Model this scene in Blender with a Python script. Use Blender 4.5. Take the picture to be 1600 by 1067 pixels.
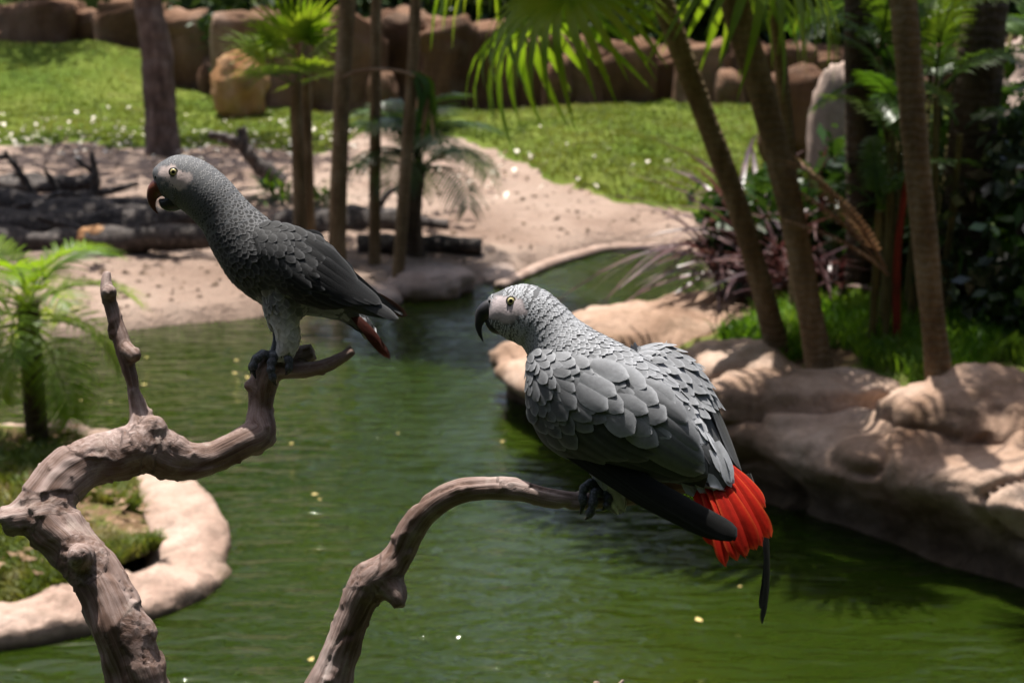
import bpy, math, random
import numpy as np
from mathutils import Vector, Matrix
from mathutils.bvhtree import BVHTree

random.seed(7); RNG = np.random.default_rng(7)
for o in list(bpy.data.objects): bpy.data.objects.remove(o)
SC = bpy.context.scene
COL = SC.collection
R = math.radians

# ------------------------------------------------------------------ camera, world, sun, exposure
PITCH = R(14.0); CAMZ = 2.2; FPX = 2222.0
cam_d = bpy.data.cameras.new('camera'); cam = bpy.data.objects.new('camera', cam_d); COL.objects.link(cam)
cam.location = (0, 0, CAMZ); cam.rotation_euler = (math.pi/2 - PITCH, 0, 0)
cam_d.sensor_width = 36; cam_d.lens = 36*FPX/1600; cam_d.clip_start = 0.05; cam_d.clip_end = 500
cam_d.dof.use_dof = True; cam_d.dof.focus_distance = 1.37; cam_d.dof.aperture_fstop = 9
SC.camera = cam
SUN_EL = R(74); SUN_H = np.array([-0.45, 0.85])            # horizontal direction towards the sun
SUN_H = SUN_H/np.linalg.norm(SUN_H)
w = bpy.data.worlds.new('World'); SC.world = w; w.use_nodes = True
nt = w.node_tree; bg = nt.nodes['Background']
sky = nt.nodes.new('ShaderNodeTexSky'); sky.sky_type = 'NISHITA'; sky.sun_disc = False; sky.dust_density = 4.0
sky.sun_elevation = SUN_EL; sky.sun_rotation = math.atan2(SUN_H[0], SUN_H[1])
nt.links.new(sky.outputs[0], bg.inputs[0]); bg.inputs[1].default_value = 0.09
sl = bpy.data.lights.new('sun', 'SUN'); sl.energy = 5.0; sl.angle = R(0.53); sl.color = (1, 0.95, 0.87)
so = bpy.data.objects.new('sun', sl); COL.objects.link(so); so.location = (-5, 10, 20)
sd = Vector((SUN_H[0]*math.cos(SUN_EL), SUN_H[1]*math.cos(SUN_EL), math.sin(SUN_EL)))
so.rotation_euler = sd.to_track_quat('Z', 'Y').to_euler()
SC.view_settings.view_transform = 'Standard'; SC.view_settings.look = 'None'
SC.view_settings.exposure = 0.95; SC.view_settings.gamma = 1.0

# ------------------------------------------------------------------ geometry helpers
CAM = np.array([0, 0, CAMZ]); RIGHT = np.array([1., 0, 0])
FWD = np.array([0, math.cos(PITCH), -math.sin(PITCH)]); UP = np.array([0, math.sin(PITCH), math.cos(PITCH)])
def ray(px, py): return FWD + RIGHT*((px-800)/FPX) + UP*(-(py-533.5)/FPX)
def at(px, py, depth): return CAM + ray(px, py)*depth
def gz(px, py, z=0.0):
    r = ray(px, py); return CAM + r*((z-CAMZ)/r[2])
def aty(px, py, Y):
    r = ray(px, py); return CAM + r*(Y/r[1])
def norm(v): v = np.asarray(v, float); return v/(np.linalg.norm(v, axis=-1, keepdims=True)+1e-12)
def sstep(a, b, x):
    t = np.clip((np.asarray(x, float)-a)/(b-a), 0, 1); return t*t*(3-2*t)
def _h(i, j, k):
    n = (i.astype(np.int64)*374761393 + j.astype(np.int64)*668265263 + k.astype(np.int64)*974634777) & 0xffffffff
    n = ((n ^ (n >> 13))*1274126177) & 0xffffffff
    n = ((n ^ (n >> 15))*2246822519) & 0xffffffff
    return ((n ^ (n >> 16)) & 0xffffff)/float(0xffffff)
def vnoise(P):
    P = np.asarray(P, float); I = np.floor(P).astype(np.int64); F = P-I; F = F*F*F*(F*(F*6-15)+10)
    r = 0
    for dx in (0, 1):
        for dy in (0, 1):
            for dz in (0, 1):
                wgt = (F[..., 0] if dx else 1-F[..., 0])*(F[..., 1] if dy else 1-F[..., 1])*(F[..., 2] if dz else 1-F[..., 2])
                r = r + wgt*_h(I[..., 0]+dx, I[..., 1]+dy, I[..., 2]+dz)
    return r*2-1
def fbm(P, oct=4, gain=0.5):
    P = np.asarray(P, float); a = 1.0; s = 0
    for o in range(oct):
        s = s + a*vnoise(P*(2.03**o)+o*17.31); a *= gain
    return s
def catmull(K, n):
    """dense Catmull-Rom through rows of K"""
    K = np.asarray(K, float); m = len(K)
    u = np.linspace(0, m-1-1e-9, n); i = u.astype(int); t = (u-i)[:, None]
    g = lambda j: K[np.clip(j, 0, m-1)]
    p0, p1, p2, p3 = g(i-1), g(i), g(i+1), g(i+2)
    return 0.5*((2*p1)+(-p0+p2)*t+(2*p0-5*p1+4*p2-p3)*t*t+(-p0+3*p1-3*p2+p3)*t**3)
def mesh(name, V, F, mats, smooth=True, cols=None, uvs=None):
    me = bpy.data.meshes.new(name)
    V = np.asarray(V, float).reshape(-1, 3)
    me.from_pydata(V.tolist(), [], F if isinstance(F, list) else F.tolist())
    for m in (mats if isinstance(mats, (list, tuple)) else [mats]): me.materials.append(m)
    if smooth: me.polygons.foreach_set('use_smooth', [True]*len(me.polygons))
    if cols is not None:
        a = me.color_attributes.new('Col', 'FLOAT_COLOR', 'POINT')
        c = np.ones((len(V), 4), np.float32); c[:, :3] = np.asarray(cols).reshape(-1, 3); a.data.foreach_set('color', c.ravel())
    if uvs is not None:
        a = me.attributes.new('grain', 'FLOAT_VECTOR', 'POINT')
        a.data.foreach_set('vector', np.asarray(uvs, np.float32).reshape(-1, 3).ravel())
    me.update()
    return me
def tag(o, label=None, cat=None, group=None, kind=None):
    for k, v in (('label', label), ('category', cat), ('group', group), ('kind', kind)):
        if v: o[k] = v
    return o
def obj(name, me, parent=None, loc=None):
    o = bpy.data.objects.new(name, me); COL.objects.link(o)
    if parent: o.parent = parent
    if loc is not None: o.location = loc
    return o
def empty(name, loc=(0, 0, 0)):
    o = bpy.data.objects.new(name, None); COL.objects.link(o); o.location = loc; o.empty_display_size = .1
    return o
def child(name, me, parent):
    """mesh given in world space under an unrotated parent"""
    o = obj(name, me, parent); o.location = -Vector(parent.location); return o
def gridF(n, m, wrap=False, flip=False, off=0):
    F = []
    for i in range(n-1):
        for j in range(m if wrap else m-1):
            a = i*m+j; b = i*m+(j+1) % m; c = (i+1)*m+(j+1) % m; d = (i+1)*m+j
            F.append((off+a, off+d, off+c, off+b) if flip else (off+a, off+b, off+c, off+d))
    return F
def tube(C, rad, nth=12, kd=1.0, ref=None):
    """rings along C (n,3) with radii; capped. returns V,F,centres,tangents,n,b"""
    C = np.asarray(C, float); n = len(C); rad = np.asarray(rad, float)
    T = norm(np.gradient(C, axis=0))
    ref = np.array(ref if ref is not None else [0.13, -0.9, 0.3])
    B = norm(ref - T*(T@ref)[:, None]); N = np.cross(B, T)
    th = np.linspace(0, 2*math.pi, nth, endpoint=False)
    kd = np.broadcast_to(np.asarray(kd, float), (n,))
    V = C[:, None]+rad[:, None, None]*(np.cos(th)[None, :, None]*N[:, None]+kd[:, None, None]*np.sin(th)[None, :, None]*B[:, None])
    V = V.reshape(-1, 3); F = gridF(n, nth, True)
    k = len(V); V = np.vstack([V, C[:1], C[-1:]])
    for j in range(nth):
        F.append((k, (j+1) % nth, j)); F.append((k+1, (n-1)*nth+j, (n-1)*nth+(j+1) % nth))
    return V, F, T, N, B
class Acc:
    """collects shapes of ONE part"""
    def __init__(s): s.V = []; s.F = []; s.C = []; s.n = 0
    def add(s, V, F, col=None):
        V = np.asarray(V, float).reshape(-1, 3)
        s.F += [tuple(i+s.n for i in f) for f in F]; s.V.append(V); s.n += len(V)
        if col is not None: s.C.append(np.broadcast_to(col, V.shape))
    def mesh(s, name, mat, smooth=True):
        return mesh(name, np.vstack(s.V), s.F, mat, smooth, np.vstack(s.C) if s.C else None)
def remesh(V, F, vox, smooth=3):
    me = mesh('tmp', V, F, []); o = obj('tmp', me)
    m = o.modifiers.new('r', 'REMESH'); m.mode = 'VOXEL'; m.voxel_size = vox
    s = o.modifiers.new('s', 'SMOOTH'); s.iterations = smooth; s.factor = 0.5
    dg = bpy.context.evaluated_depsgraph_get(); e = o.evaluated_get(dg); q = e.to_mesh()
    n = len(q.vertices); a = np.empty(n*3); q.vertices.foreach_get('co', a)
    nn = np.empty(n*3); q.vertices.foreach_get('normal', nn)
    P = [tuple(p.vertices) for p in q.polygons]
    e.to_mesh_clear(); bpy.data.objects.remove(o); bpy.data.meshes.remove(me)
    return a.reshape(-1, 3), P, nn.reshape(-1, 3)

# ------------------------------------------------------------------ materials
class NT:
    def __init__(s, name):
        s.m = bpy.data.materials.new(name); s.m.use_nodes = True; s.t = s.m.node_tree
        s.b = s.t.nodes['Principled BSDF']; s.out = s.t.nodes['Material Output']
    def n(s, typ, **k):
        x = s.t.nodes.new('ShaderNode'+typ)
        for a, v in k.items():
            if a in x.inputs.keys(): x.inputs[a].default_value = v
            else: setattr(x, a, v)
        return x
    def l(s, a, b): s.t.links.new(a, b)
    def coords(s, kind='Object', scale=(1, 1, 1)):
        if kind == 'grain': a = s.n('Attribute', attribute_name='grain').outputs['Vector']
        elif kind == 'World': a = s.n('NewGeometry').outputs['Position']
        else: a = s.n('TexCoord').outputs[kind]
        mp = s.n('Mapping'); mp.inputs['Scale'].default_value = scale; s.l(a, mp.inputs[0]); return mp.outputs[0]
    def noise(s, co, scale, detail=6, rough=.6, dist=0.0):
        x = s.n('TexNoise'); x.inputs['Scale'].default_value = scale; x.inputs['Detail'].default_value = detail
        x.inputs['Roughness'].default_value = rough; x.inputs['Distortion'].default_value = dist; s.l(co, x.inputs['Vector']); return x.outputs[0]
    def ramp(s, fac, stops):
        x = s.n('ValToRGB'); e = x.color_ramp.elements
        while len(e) < len(stops): e.new(0.5)
        for i, (p, c) in enumerate(stops): e[i].position = p; e[i].color = (*c, 1)
        s.l(fac, x.inputs[0]); return x.outputs[0]
    def mix(s, fac, a, b, mode='MIX'):
        x = s.n('Mix', data_type='RGBA', blend_type=mode)
        for v, i in ((fac, 0), (a, 6), (b, 7)):
            if hasattr(v, 'links') or hasattr(v, 'is_linked'): s.l(v, x.inputs[i])
            else: x.inputs[i].default_value = v if i == 0 else (*v, 1)
        return x.outputs[2]
    def bump(s, h, strength, dist=0.01, prev=None):
        x = s.n('Bump'); x.inputs['Strength'].default_value = strength; x.inputs['Distance'].default_value = dist
        s.l(h, x.inputs['Height'])
        if prev is not None: s.l(prev, x.inputs['Normal'])
        return x.outputs[0]
    def fin(s, col=None, rough=.8, spec=.3, nrm=None):
        if col is not None:
            if hasattr(col, 'is_linked'): s.l(col, s.b.inputs['Base Color'])
            else: s.b.inputs['Base Color'].default_value = (*col, 1)
        s.b.inputs['Roughness'].default_value = rough; s.b.inputs['Specular IOR Level'].default_value = spec
        if nrm is not None: s.l(nrm, s.b.inputs['Normal'])
        return s.m
def rock_mat(name, stops, scale=2.0, bs=9.0, strength=.6, streak=(1, 1, .35), stain=(.10, .075, .055), dist=.03, wet=None):
    n = NT(name); co = n.coords('World', streak); c2 = n.coords('World')
    a = n.ramp(n.noise(co, scale, 8, .62, .6), stops)
    st = n.ramp(n.noise(c2, scale*1.7, 6, .7, 1.0), [(.50, (0, 0, 0)), (.68, (1, 1, 1))])
    a = n.mix(st, a, n.mix(.55, a, stain))
    fine = n.noise(c2, bs*4, 5, .7)
    a = n.mix(.35, a, n.ramp(fine, [(.3, (.25, .25, .25)), (.7, (.75, .75, .75))]), 'OVERLAY')
    if wet:                                                    # algae and damp staining up from the waterline
        sx = n.n('SeparateXYZ'); n.l(n.n('NewGeometry').outputs['Position'], sx.inputs[0])
        ma = n.n('Math', operation='MULTIPLY_ADD'); n.l(n.noise(c2, 3.2, 6, .7), ma.inputs[0]); ma.inputs[1].default_value = wet*1.3; n.l(sx.outputs[2], ma.inputs[2])
        mk = n.n('MapRange'); n.l(ma.outputs[0], mk.inputs[0]); mk.inputs[1].default_value = wet*.9; mk.inputs[2].default_value = wet*1.75; mk.inputs[3].default_value = 1; mk.inputs[4].default_value = 0
        a = n.mix(mk.outputs[0], a, n.mix(.22, n.ramp(n.noise(c2, 7, 5, .7), [(.35, (.018, .013, .006)), (.65, (.065, .045, .022))]), a))
    h1 = n.noise(c2, bs, 8, .65, .4)
    nb = n.bump(fine, strength*.5, dist*.25, n.bump(h1, strength, dist))
    return n.fin(a, .9, .2, nb)
def leaf_mat(name, stops, trans=.45, rough=.42, scale=3.0, tint=None, spec=.45):
    n = NT(name); oi = n.n('ObjectInfo'); co = n.coords('World')
    nz = n.noise(co, scale, 3)
    ad = n.n('Math', operation='ADD'); n.l(nz, ad.inputs[0])
    mu = n.n('Math', operation='MULTIPLY_ADD'); n.l(oi.outputs['Random'], mu.inputs[0]); mu.inputs[1].default_value = .3; mu.inputs[2].default_value = -.15
    n.l(mu.outputs[0], ad.inputs[1])
    c = n.ramp(ad.outputs[0], stops); n.fin(c, rough, spec)
    tr = n.n('BsdfTranslucent'); c2 = n.mix(1.0, c, tint or (1.35, 1.25, .55), 'MULTIPLY'); n.l(c2, tr.inputs[0])
    ms = n.n('MixShader'); ms.inputs[0].default_value = trans
    n.l(n.b.outputs[0], ms.inputs[1]); n.l(tr.outputs[0], ms.inputs[2]); n.l(ms.outputs[0], n.out.inputs[0])
    return n.m

MT = {}
MT['bank_rock'] = rock_mat('bank_rock', [(.30, (.14, .08, .05)), (.48, (.30, .20, .145)), (.62, (.41, .295, .23)), (.78, (.51, .40, .335))], 2.2, 7, 1.0, stain=(.13, .085, .05), wet=.26)
MT['wall_rock'] = rock_mat('wall_rock', [(.30, (.04, .018, .009)), (.48, (.12, .060, .033)), (.62, (.19, .11, .07)), (.78, (.30, .22, .175))], .9, 3, .8, (1, 1, .3), dist=.08)
MT['pale_rock'] = rock_mat('pale_rock', [(.30, (.22, .155, .125)), (.5, (.33, .25, .21)), (.75, (.43, .345, .30))], 1.6, 6, .6)
MT['orange_rock'] = rock_mat('orange_rock', [(.30, (.17, .075, .03)), (.5, (.30, .145, .06)), (.75, (.42, .27, .16))], 1.5, 5, .6)
MT['kerb'] = rock_mat('kerb', [(.30, (.24, .16, .125)), (.5, (.37, .265, .215)), (.75, (.46, .35, .30))], 3.0, 14, 1.0, (1, 1, 1), dist=.02, wet=.03)
def ground_mats():
    n = NT('sand'); c = n.coords('World')
    a = n.ramp(n.noise(c, .7, 8, .65), [(.3, (.21, .142, .108)), (.5, (.32, .235, .188)), (.72, (.41, .318, .262))])
    sp = n.ramp(n.noise(c, 9, 4, .7), [(.62, (0, 0, 0)), (.72, (1, 1, 1))])
    a = n.mix(sp, a, n.mix(.4, a, (.2, .13, .09)))
    nb = n.bump(n.noise(c, 26, 5, .75), .7, .03, n.bump(n.noise(c, 3.5, 6, .65), 1.0, .16)); MT['sand'] = n.fin(a, .95, .1, nb)
    n = NT('lawn_soil'); c = n.coords('World')
    a = n.ramp(n.noise(c, .55, 8, .68), [(.30, (.055, .10, .012)), (.48, (.10, .145, .018)), (.6, (.14, .175, .03)), (.75, (.22, .22, .07))])
    a = n.mix(.5, a, n.ramp(n.noise(c, 14, 6, .75), [(.3, (.2, .2, .2)), (.7, (.8, .8, .8))]), 'OVERLAY')
    nb = n.bump(n.noise(c, 25, 5, .8), .8, .05); MT['lawn'] = n.fin(a, .9, .1, nb)
    n = NT('hill_floor'); c = n.coords('World')
    a = n.ramp(n.noise(c, .5, 8, .7), [(.35, (.035, .03, .015)), (.5, (.05, .07, .015)), (.65, (.09, .15, .02))]); MT['hill'] = n.fin(a, .95, .1, n.bump(n.noise(c, 12, 5, .8), .9, .1))
    n = NT('island_soil'); c = n.coords('World')
    a = n.ramp(n.noise(c, 2.2, 8, .7), [(.36, (.10, .06, .035)), (.46, (.19, .125, .07)), (.52, (.14, .15, .04)), (.64, (.12, .18, .035))])
    nb = n.bump(n.noise(c, 40, 5, .8), .9, .03); MT['soil'] = n.fin(a, .95, .1, nb)
    # murky green pond
    n = NT('pond_water'); c = n.coords('World', (1, 1.0, 1)); c2 = n.coords('World', (.55, 1.6, 1))
    a = n.ramp(n.noise(c, .35, 4, .5), [(.3, (.008, .017, .0016)), (.55, (.015, .026, .002)), (.75, (.026, .034, .0025))])
    w1 = n.noise(c2, 7.5, 3, .5, .5); w2 = n.noise(c2, 19, 3, .55, .4); w3 = n.noise(c, 1.3, 2, .5)
    nb = n.bump(w3, .35, .10, n.bump(w2, .22, .02, n.bump(w1, .55, .045)))
    n.fin(a, .03, .5, nb); n.b.inputs['Subsurface Weight'].default_value = .85; n.b.inputs['Subsurface Radius'].default_value = (.5, .7, .25); n.b.inputs['Subsurface Scale'].default_value = .35; n.b.inputs['IOR'].default_value = 1.33; MT['water'] = n.m
ground_mats()
def wood_mat(name, stops, coords='grain', sc=(7, 170, 170), bumpd=.0025, rough=.75):
    n = NT(name); c = n.coords(coords, sc); cw = n.coords('World')
    g = n.noise(c, 1.0, 6, .65, .3); big = n.noise(cw, 16, 5, .6)
    a = n.ramp(n.mix(.45, g, big), stops)
    pt = n.ramp(n.noise(cw, 30, 5, .7), [(.55, (0, 0, 0)), (.68, (1, 1, 1))])
    a = n.mix(pt, a, n.mix(.45, a, (.40, .34, .30)))
    nb = n.bump(n.noise(cw, 90, 5, .7), .35, bumpd*.5, n.bump(g, .8, bumpd))
    return n.fin(a, rough, .3, nb)
MT['drift'] = wood_mat('driftwood', [(.30, (.045, .024, .018)), (.43, (.13, .078, .060)), (.55, (.245, .18, .162)), (.70, (.40, .33, .31))])
MT['log'] = wood_mat('old_log', [(.32, (.012, .010, .009)), (.5, (.04, .031, .028)), (.7, (.11, .09, .08))], 'Object', (3, 9, 9), .02)
def trunk_mat(name, stops, ring=26.0, bs=.03):
    n = NT(name); c = n.coords('World', (1, 1, .35)); cg = n.coords('Object')
    a = n.ramp(n.noise(c, 11, 6, .7), stops)
    wv = n.n('TexWave', wave_type='BANDS', bands_direction='Z'); wv.inputs['Scale'].default_value = ring/6.28*2; wv.inputs['Distortion'].default_value = 5.5
    wv.inputs['Detail'].default_value = 3; wv.inputs['Detail Scale'].default_value = 2.5; n.l(cg, wv.inputs[0])
    a = n.mix(n.ramp(wv.outputs[1], [(.0, (.32, .32, .32)), (.3, (0, 0, 0))]), a, n.mix(.65, a, (.03, .02, .012)))
    nb = n.bump(n.noise(c, 30, 5, .7), .6, bs*.4, n.bump(wv.outputs[1], .4, bs*.4)); return n.fin(a, .85, .2, nb)
MT['palm_trunk'] = trunk_mat('palm_trunk', [(.3, (.075, .045, .022)), (.5, (.16, .105, .055)), (.72, (.27, .20, .125))])
MT['dark_trunk'] = trunk_mat('dark_trunk', [(.3, (.025, .017, .012)), (.5, (.06, .042, .03)), (.72, (.12, .09, .065))], 20, .05)
MT['tree_bark'] = trunk_mat('tree_bark', [(.3, (.045, .03, .025)), (.5, (.13, .09, .075)), (.72, (.25, .19, .165))], 5, .06)
MT['cane'] = trunk_mat('cane', [(.3, (.03, .03, .01)), (.5, (.09, .075, .025)), (.72, (.15, .13, .05))], 40, .01)
MT['red_cane'] = trunk_mat('red_cane', [(.3, (.06, .014, .008)), (.5, (.17, .022, .012)), (.72, (.26, .05, .025))], 30, .01)
MT['fan_leaf'] = leaf_mat('fan_leaf', [(.3, (.03, .075, .008)), (.5, (.06, .13, .012)), (.7, (.11, .18, .02))], .5)
MT['bright_leaf'] = leaf_mat('bright_leaf', [(.3, (.08, .16, .01)), (.5, (.14, .24, .018)), (.7, (.20, .28, .03))], .6)
MT['dark_leaf'] = leaf_mat('dark_leaf', [(.3, (.016, .042, .008)), (.5, (.035, .08, .014)), (.7, (.07, .13, .024))], .35, .3)
MT['tree_leaf'] = leaf_mat('tree_leaf', [(.3, (.012, .032, .007)), (.5, (.025, .055, .010)), (.7, (.05, .09, .018))], .3, .5, 1.0)
MT['purple_leaf'] = leaf_mat('purple_leaf', [(.3, (.035, .015, .018)), (.5, (.08, .04, .04)), (.7, (.16, .10, .095))], .25, .35, 6, (1.2, .8, .7))
MT['dry_leaf'] = leaf_mat('dry_leaf', [(.3, (.18, .10, .06)), (.5, (.32, .21, .13)), (.7, (.45, .33, .23))], .3, .7, 6, (1.1, .9, .7), .2)
MT['grass'] = leaf_mat('grass_blade', [(.3, (.05, .13, .010)), (.5, (.09, .21, .016)), (.7, (.16, .27, .035))], .5, .5, 3)
MT['lawn_grass'] = leaf_mat('lawn_blade', [(.3, (.06, .105, .010)), (.5, (.115, .155, .018)), (.7, (.20, .21, .05))], .3, .7, .8)
MT['dull_grass'] = leaf_mat('dull_grass', [(.3, (.05, .08, .012)), (.5, (.10, .14, .02)), (.7, (.22, .19, .08))], .4, .6, 3)
MT['glossy'] = leaf_mat('glossy_leaf', [(.3, (.02, .035, .015)), (.5, (.05, .07, .04)), (.7, (.14, .15, .11))], .15, .22, 9, None, .8)
MT['petal'] = NT('petal').fin((.72, .66, .56), .7)
MT['yellow_petal'] = NT('yellow_petal').fin((.55, .42, .16), .6)
MT['litter'] = leaf_mat('sand_litter', [(.3, (.05, .03, .02)), (.5, (.16, .10, .06)), (.7, (.34, .25, .18))], .1, .8, 30)
# --- bird materials
def feather_mat(name, trans=.08, sheen=.05, rough=.65):
    n = NT(name); a = n.n('Attribute', attribute_name='Col').outputs['Color']; g = n.coords('grain', (1, 1, 1))
    wv = n.n('TexWave', wave_type='BANDS', bands_direction='DIAGONAL'); wv.inputs['Scale'].default_value = 9; wv.inputs['Distortion'].default_value = 1.2
    n.l(g, wv.inputs[0])
    nz = n.noise(n.coords('World'), 220, 4, .7)
    c = n.mix(.30, a, n.ramp(nz, [(.3, (.3, .3, .3)), (.7, (.7, .7, .7))]), 'OVERLAY')
    nb = n.bump(nz, .25, .0008, n.bump(wv.outputs[1], .22, .0006)); n.fin(c, rough, .16, nb)
    n.b.inputs['Sheen Weight'].default_value = sheen; n.b.inputs['Sheen Roughness'].default_value = .4
    tr = n.n('BsdfTranslucent'); n.l(a, tr.inputs[0]); ms = n.n('MixShader'); ms.inputs[0].default_value = trans
    n.l(n.b.outputs[0], ms.inputs[1]); n.l(tr.outputs[0], ms.inputs[2]); n.l(ms.outputs[0], n.out.inputs[0])
    return n.m
MT['feather'] = feather_mat('grey_feather')
MT['red_feather'] = feather_mat('red_feather', .30, .05, .6)
n = NT('bird_skin'); a = n.n('Attribute', attribute_name='Col').outputs['Color']; nz = n.noise(n.coords('World'), 500, 5, .7)
MT['bird_skin'] = n.fin(n.mix(.35, a, n.ramp(nz, [(.3, (.3, .3, .3)), (.7, (.7, .7, .7))]), 'OVERLAY'), .7, .25, n.bump(nz, .5, .0008))
n = NT('beak_black'); MT['beak'] = n.fin(n.ramp(n.noise(n.coords('World'), 140, 4), [(.3, (.012, .012, .014)), (.7, (.035, .033, .035))]), .32, .5)
n = NT('beak_redlit'); MT['beak_redlit'] = n.fin(n.ramp(n.noise(n.coords('World'), 110, 4), [(.3, (.05, .016, .010)), (.7, (.16, .05, .028))]), .32, .5)  # reddish tone stands in for light passing through the horn
n = NT('foot_scale'); vz = n.n('TexVoronoi'); vz.inputs['Scale'].default_value = 420; n.l(n.coords('World'), vz.inputs['Vector'])
MT['foot'] = n.fin(n.ramp(vz.outputs[0], [(.2, (.09, .10, .115)), (.6, (.035, .04, .047))]), .6, .35, n.bump(vz.outputs[0], -.8, .0012))
MT['claw'] = NT('claw').fin((.02, .02, .022), .25, .5)
n = NT('iris'); MT['iris'] = n.fin(n.ramp(n.noise(n.coords('World'), 900, 3), [(.3, (.36, .31, .13)), (.7, (.55, .50, .26))]), .08, .6)
MT['pupil'] = NT('pupil').fin((.004, .004, .004), .05, .6)
MT['eyelid'] = NT('eyelid').fin((.06, .055, .055), .5, .3)

# ------------------------------------------------------------------ far ground, lawn, pond
SHORE = np.array([gz(*p)[:2] for p in [(-900, 600), (-300, 560), (0, 538), (150, 521), (350, 500), (440, 490), (560, 470), (650, 462), (760, 441), (850, 412), (940, 386), (1000, 383), (1095, 388)]] + [[5, 13.4], [14, 14.5], [40, 16]])
LAWN = np.array([gz(*p, .2)[:2] for p in [(-600, 262), (-200, 242), (0, 236), (200, 240), (400, 246), (520, 243), (575, 226), (640, 212), (700, 236), (800, 250), (850, 284), (950, 304), (1100, 330), (1250, 335), (1600, 330)]])
def yshore(x): return np.interp(x, SHORE[:, 0], SHORE[:, 1])
def ylawn(x): return np.interp(x, LAWN[:, 0], LAWN[:, 1])
def wallY(x): return 22.4+5.8*sstep(-4.2, -6.8, x)
def ground(x, y):
    x = np.asarray(x, float); y = np.asarray(y, float)
    P = np.stack([x, y, np.zeros_like(x)], -1)
    d = y-yshore(x)+.06*fbm(P*1.7, 3)
    z = np.interp(d, [-1.2, -.25, 0, .10, .45, 1.2, 4, 9, 16], [-.6, -.22, 0, .10, .15, .19, .22, .30, .34])
    z = z+.80*sstep(21.5, 27, y)*sstep(-3.6, -8.0, x)
    z = z+.13*sstep(14.5, 19.0, y)*sstep(22.4, 19.8, y)*sstep(-2.6, -.2, x)*sstep(8, 4.5, x)
    z = z+.10*sstep(0.0, .5, y-ylawn(x))*sstep(-.5, 1.0, x)
    z = z+(1.3*sstep(wallY(x)+.4, wallY(x)+3, y)+2.4*sstep(wallY(x)+3, wallY(x)+14, y))
    z = z+(.05*fbm(P*.9, 3)+.018*fbm(P*4.5, 3))*sstep(.0, .8, d)
    return z
def hit(px, py):
    p = gz(px, py, .2)
    for _ in range(12): p = gz(px, py, float(ground(p[0], p[1])))
    return p
def lawnmask(x, y):
    P = np.stack([x, y, np.zeros_like(x)], -1)
    return (y-ylawn(x))+.55*fbm(P*.8, 4)+.2*fbm(P*3.5, 3)
def terrain():
    xs = np.concatenate([np.linspace(-45, -13, 40), np.linspace(-12.8, 9.8, 230), np.linspace(10, 45, 40)])
    ys = np.concatenate([np.linspace(7.2, 18, 150), np.linspace(18.15, 30, 80), np.linspace(30.5, 70, 40)])
    X, Y = np.meshgrid(xs, ys); Z = ground(X, Y)
    V = np.stack([X, Y, Z], -1); F = gridF(len(ys), len(xs))
    tag(obj('sand_bank', mesh('sand_bank', V, F, MT['sand'])), kind='structure')
    m = lawnmask(X, Y); Z2 = Z+np.interp(m, [-.4, 0, .35], [-.10, 0, .045])
    ys3 = np.linspace(22.5, 75, 90); X3, Y3 = np.meshgrid(xs, ys3); Z3 = ground(X3, Y3)+np.interp(Y3-wallY(X3), [0, .5, 1.0], [-.4, -.1, .07])
    tag(obj('hillside', mesh('hillside', np.stack([X3, Y3, Z3], -1), gridF(len(ys3), len(xs)), MT['hill'])), kind='structure')
    tag(obj('lawn', mesh('lawn', np.stack([X, Y, Z2], -1), F, MT['lawn'])), kind='structure')
terrain()
def blades(name, P, h, wdt, mat, lean=.45, seg=2):
    n = len(P); a = RNG.uniform(0, 6.283, n); hh = h*RNG.uniform(.5, 1.25, n); ww = wdt*RNG.uniform(.7, 1.3, n)
    la = RNG.uniform(0, 6.283, n); ln = lean*RNG.uniform(.1, 1.2, n)*hh
    s = np.stack([np.cos(a), np.sin(a), 0*a], -1)*ww[:, None]*.5
    L = np.stack([np.cos(la)*ln, np.sin(la)*ln, hh], -1)
    mid = P+L*np.array([.35, .35, .6])
    V = np.stack([P-s, P+s, mid+s*.75, mid-s*.75, P+L], 1).reshape(-1, 3)
    b = np.arange(n)*5
    q = np.stack([b, b+1, b+2, b+3], -1).tolist(); t = np.stack([b+3, b+2, b+4], -1).tolist()
    return mesh(name, V, q+t, mat, False)
def lawn_blades():
    n = 150000
    d = 12.4+RNG.random(n)**1.3*16; px = RNG.uniform(-40, 1660, n); x = (px-800)/FPX*d*1.03; y = d
    k = (lawnmask(x, y) > .1) & (y < wallY(x)+.2) & (bank_sd(x, y) < -.5); x, y = x[k], y[k]
    P = np.stack([x, y, ground(x, y)+.03], -1)
    tag(obj('lawn_grass', blades('lawn_grass', P, .055, .022, MT['lawn_grass'], .8)), 'short bright green turf covering the mounds by the rock wall', 'grass', kind='stuff')
    # fallen petals along the edge of the lawn
    n = 420; px = np.concatenate([RNG.uniform(-30, 560, 330), RNG.uniform(560, 1100, n-330)]); py = np.concatenate([RNG.normal(222, 18, 330), RNG.normal(262, 25, n-330)])
    V = []; F = []
    for i in range(n):
        p = hit(px[i], min(max(py[i], 175), 330)); r = random.uniform(.022, .06); a = random.random()*6.28
        c, s = math.cos(a)*r, math.sin(a)*r; z = p[2]+.065
        k = len(V); t = random.uniform(-.03, .03)
        V += [(p[0]+c, p[1]+s, z+t), (p[0]-s*.6, p[1]+c*.6, z+.02), (p[0]-c, p[1]-s, z-t), (p[0]+s*.6, p[1]-c*.6, z+.02)]; F.append((k, k+1, k+2, k+3))
    tag(obj('fallen_petals', mesh('fallen_petals', V, F, MT['petal'], False)), 'pale fallen petals scattered along the edge of the lawn', 'petals', kind='stuff')
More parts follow.
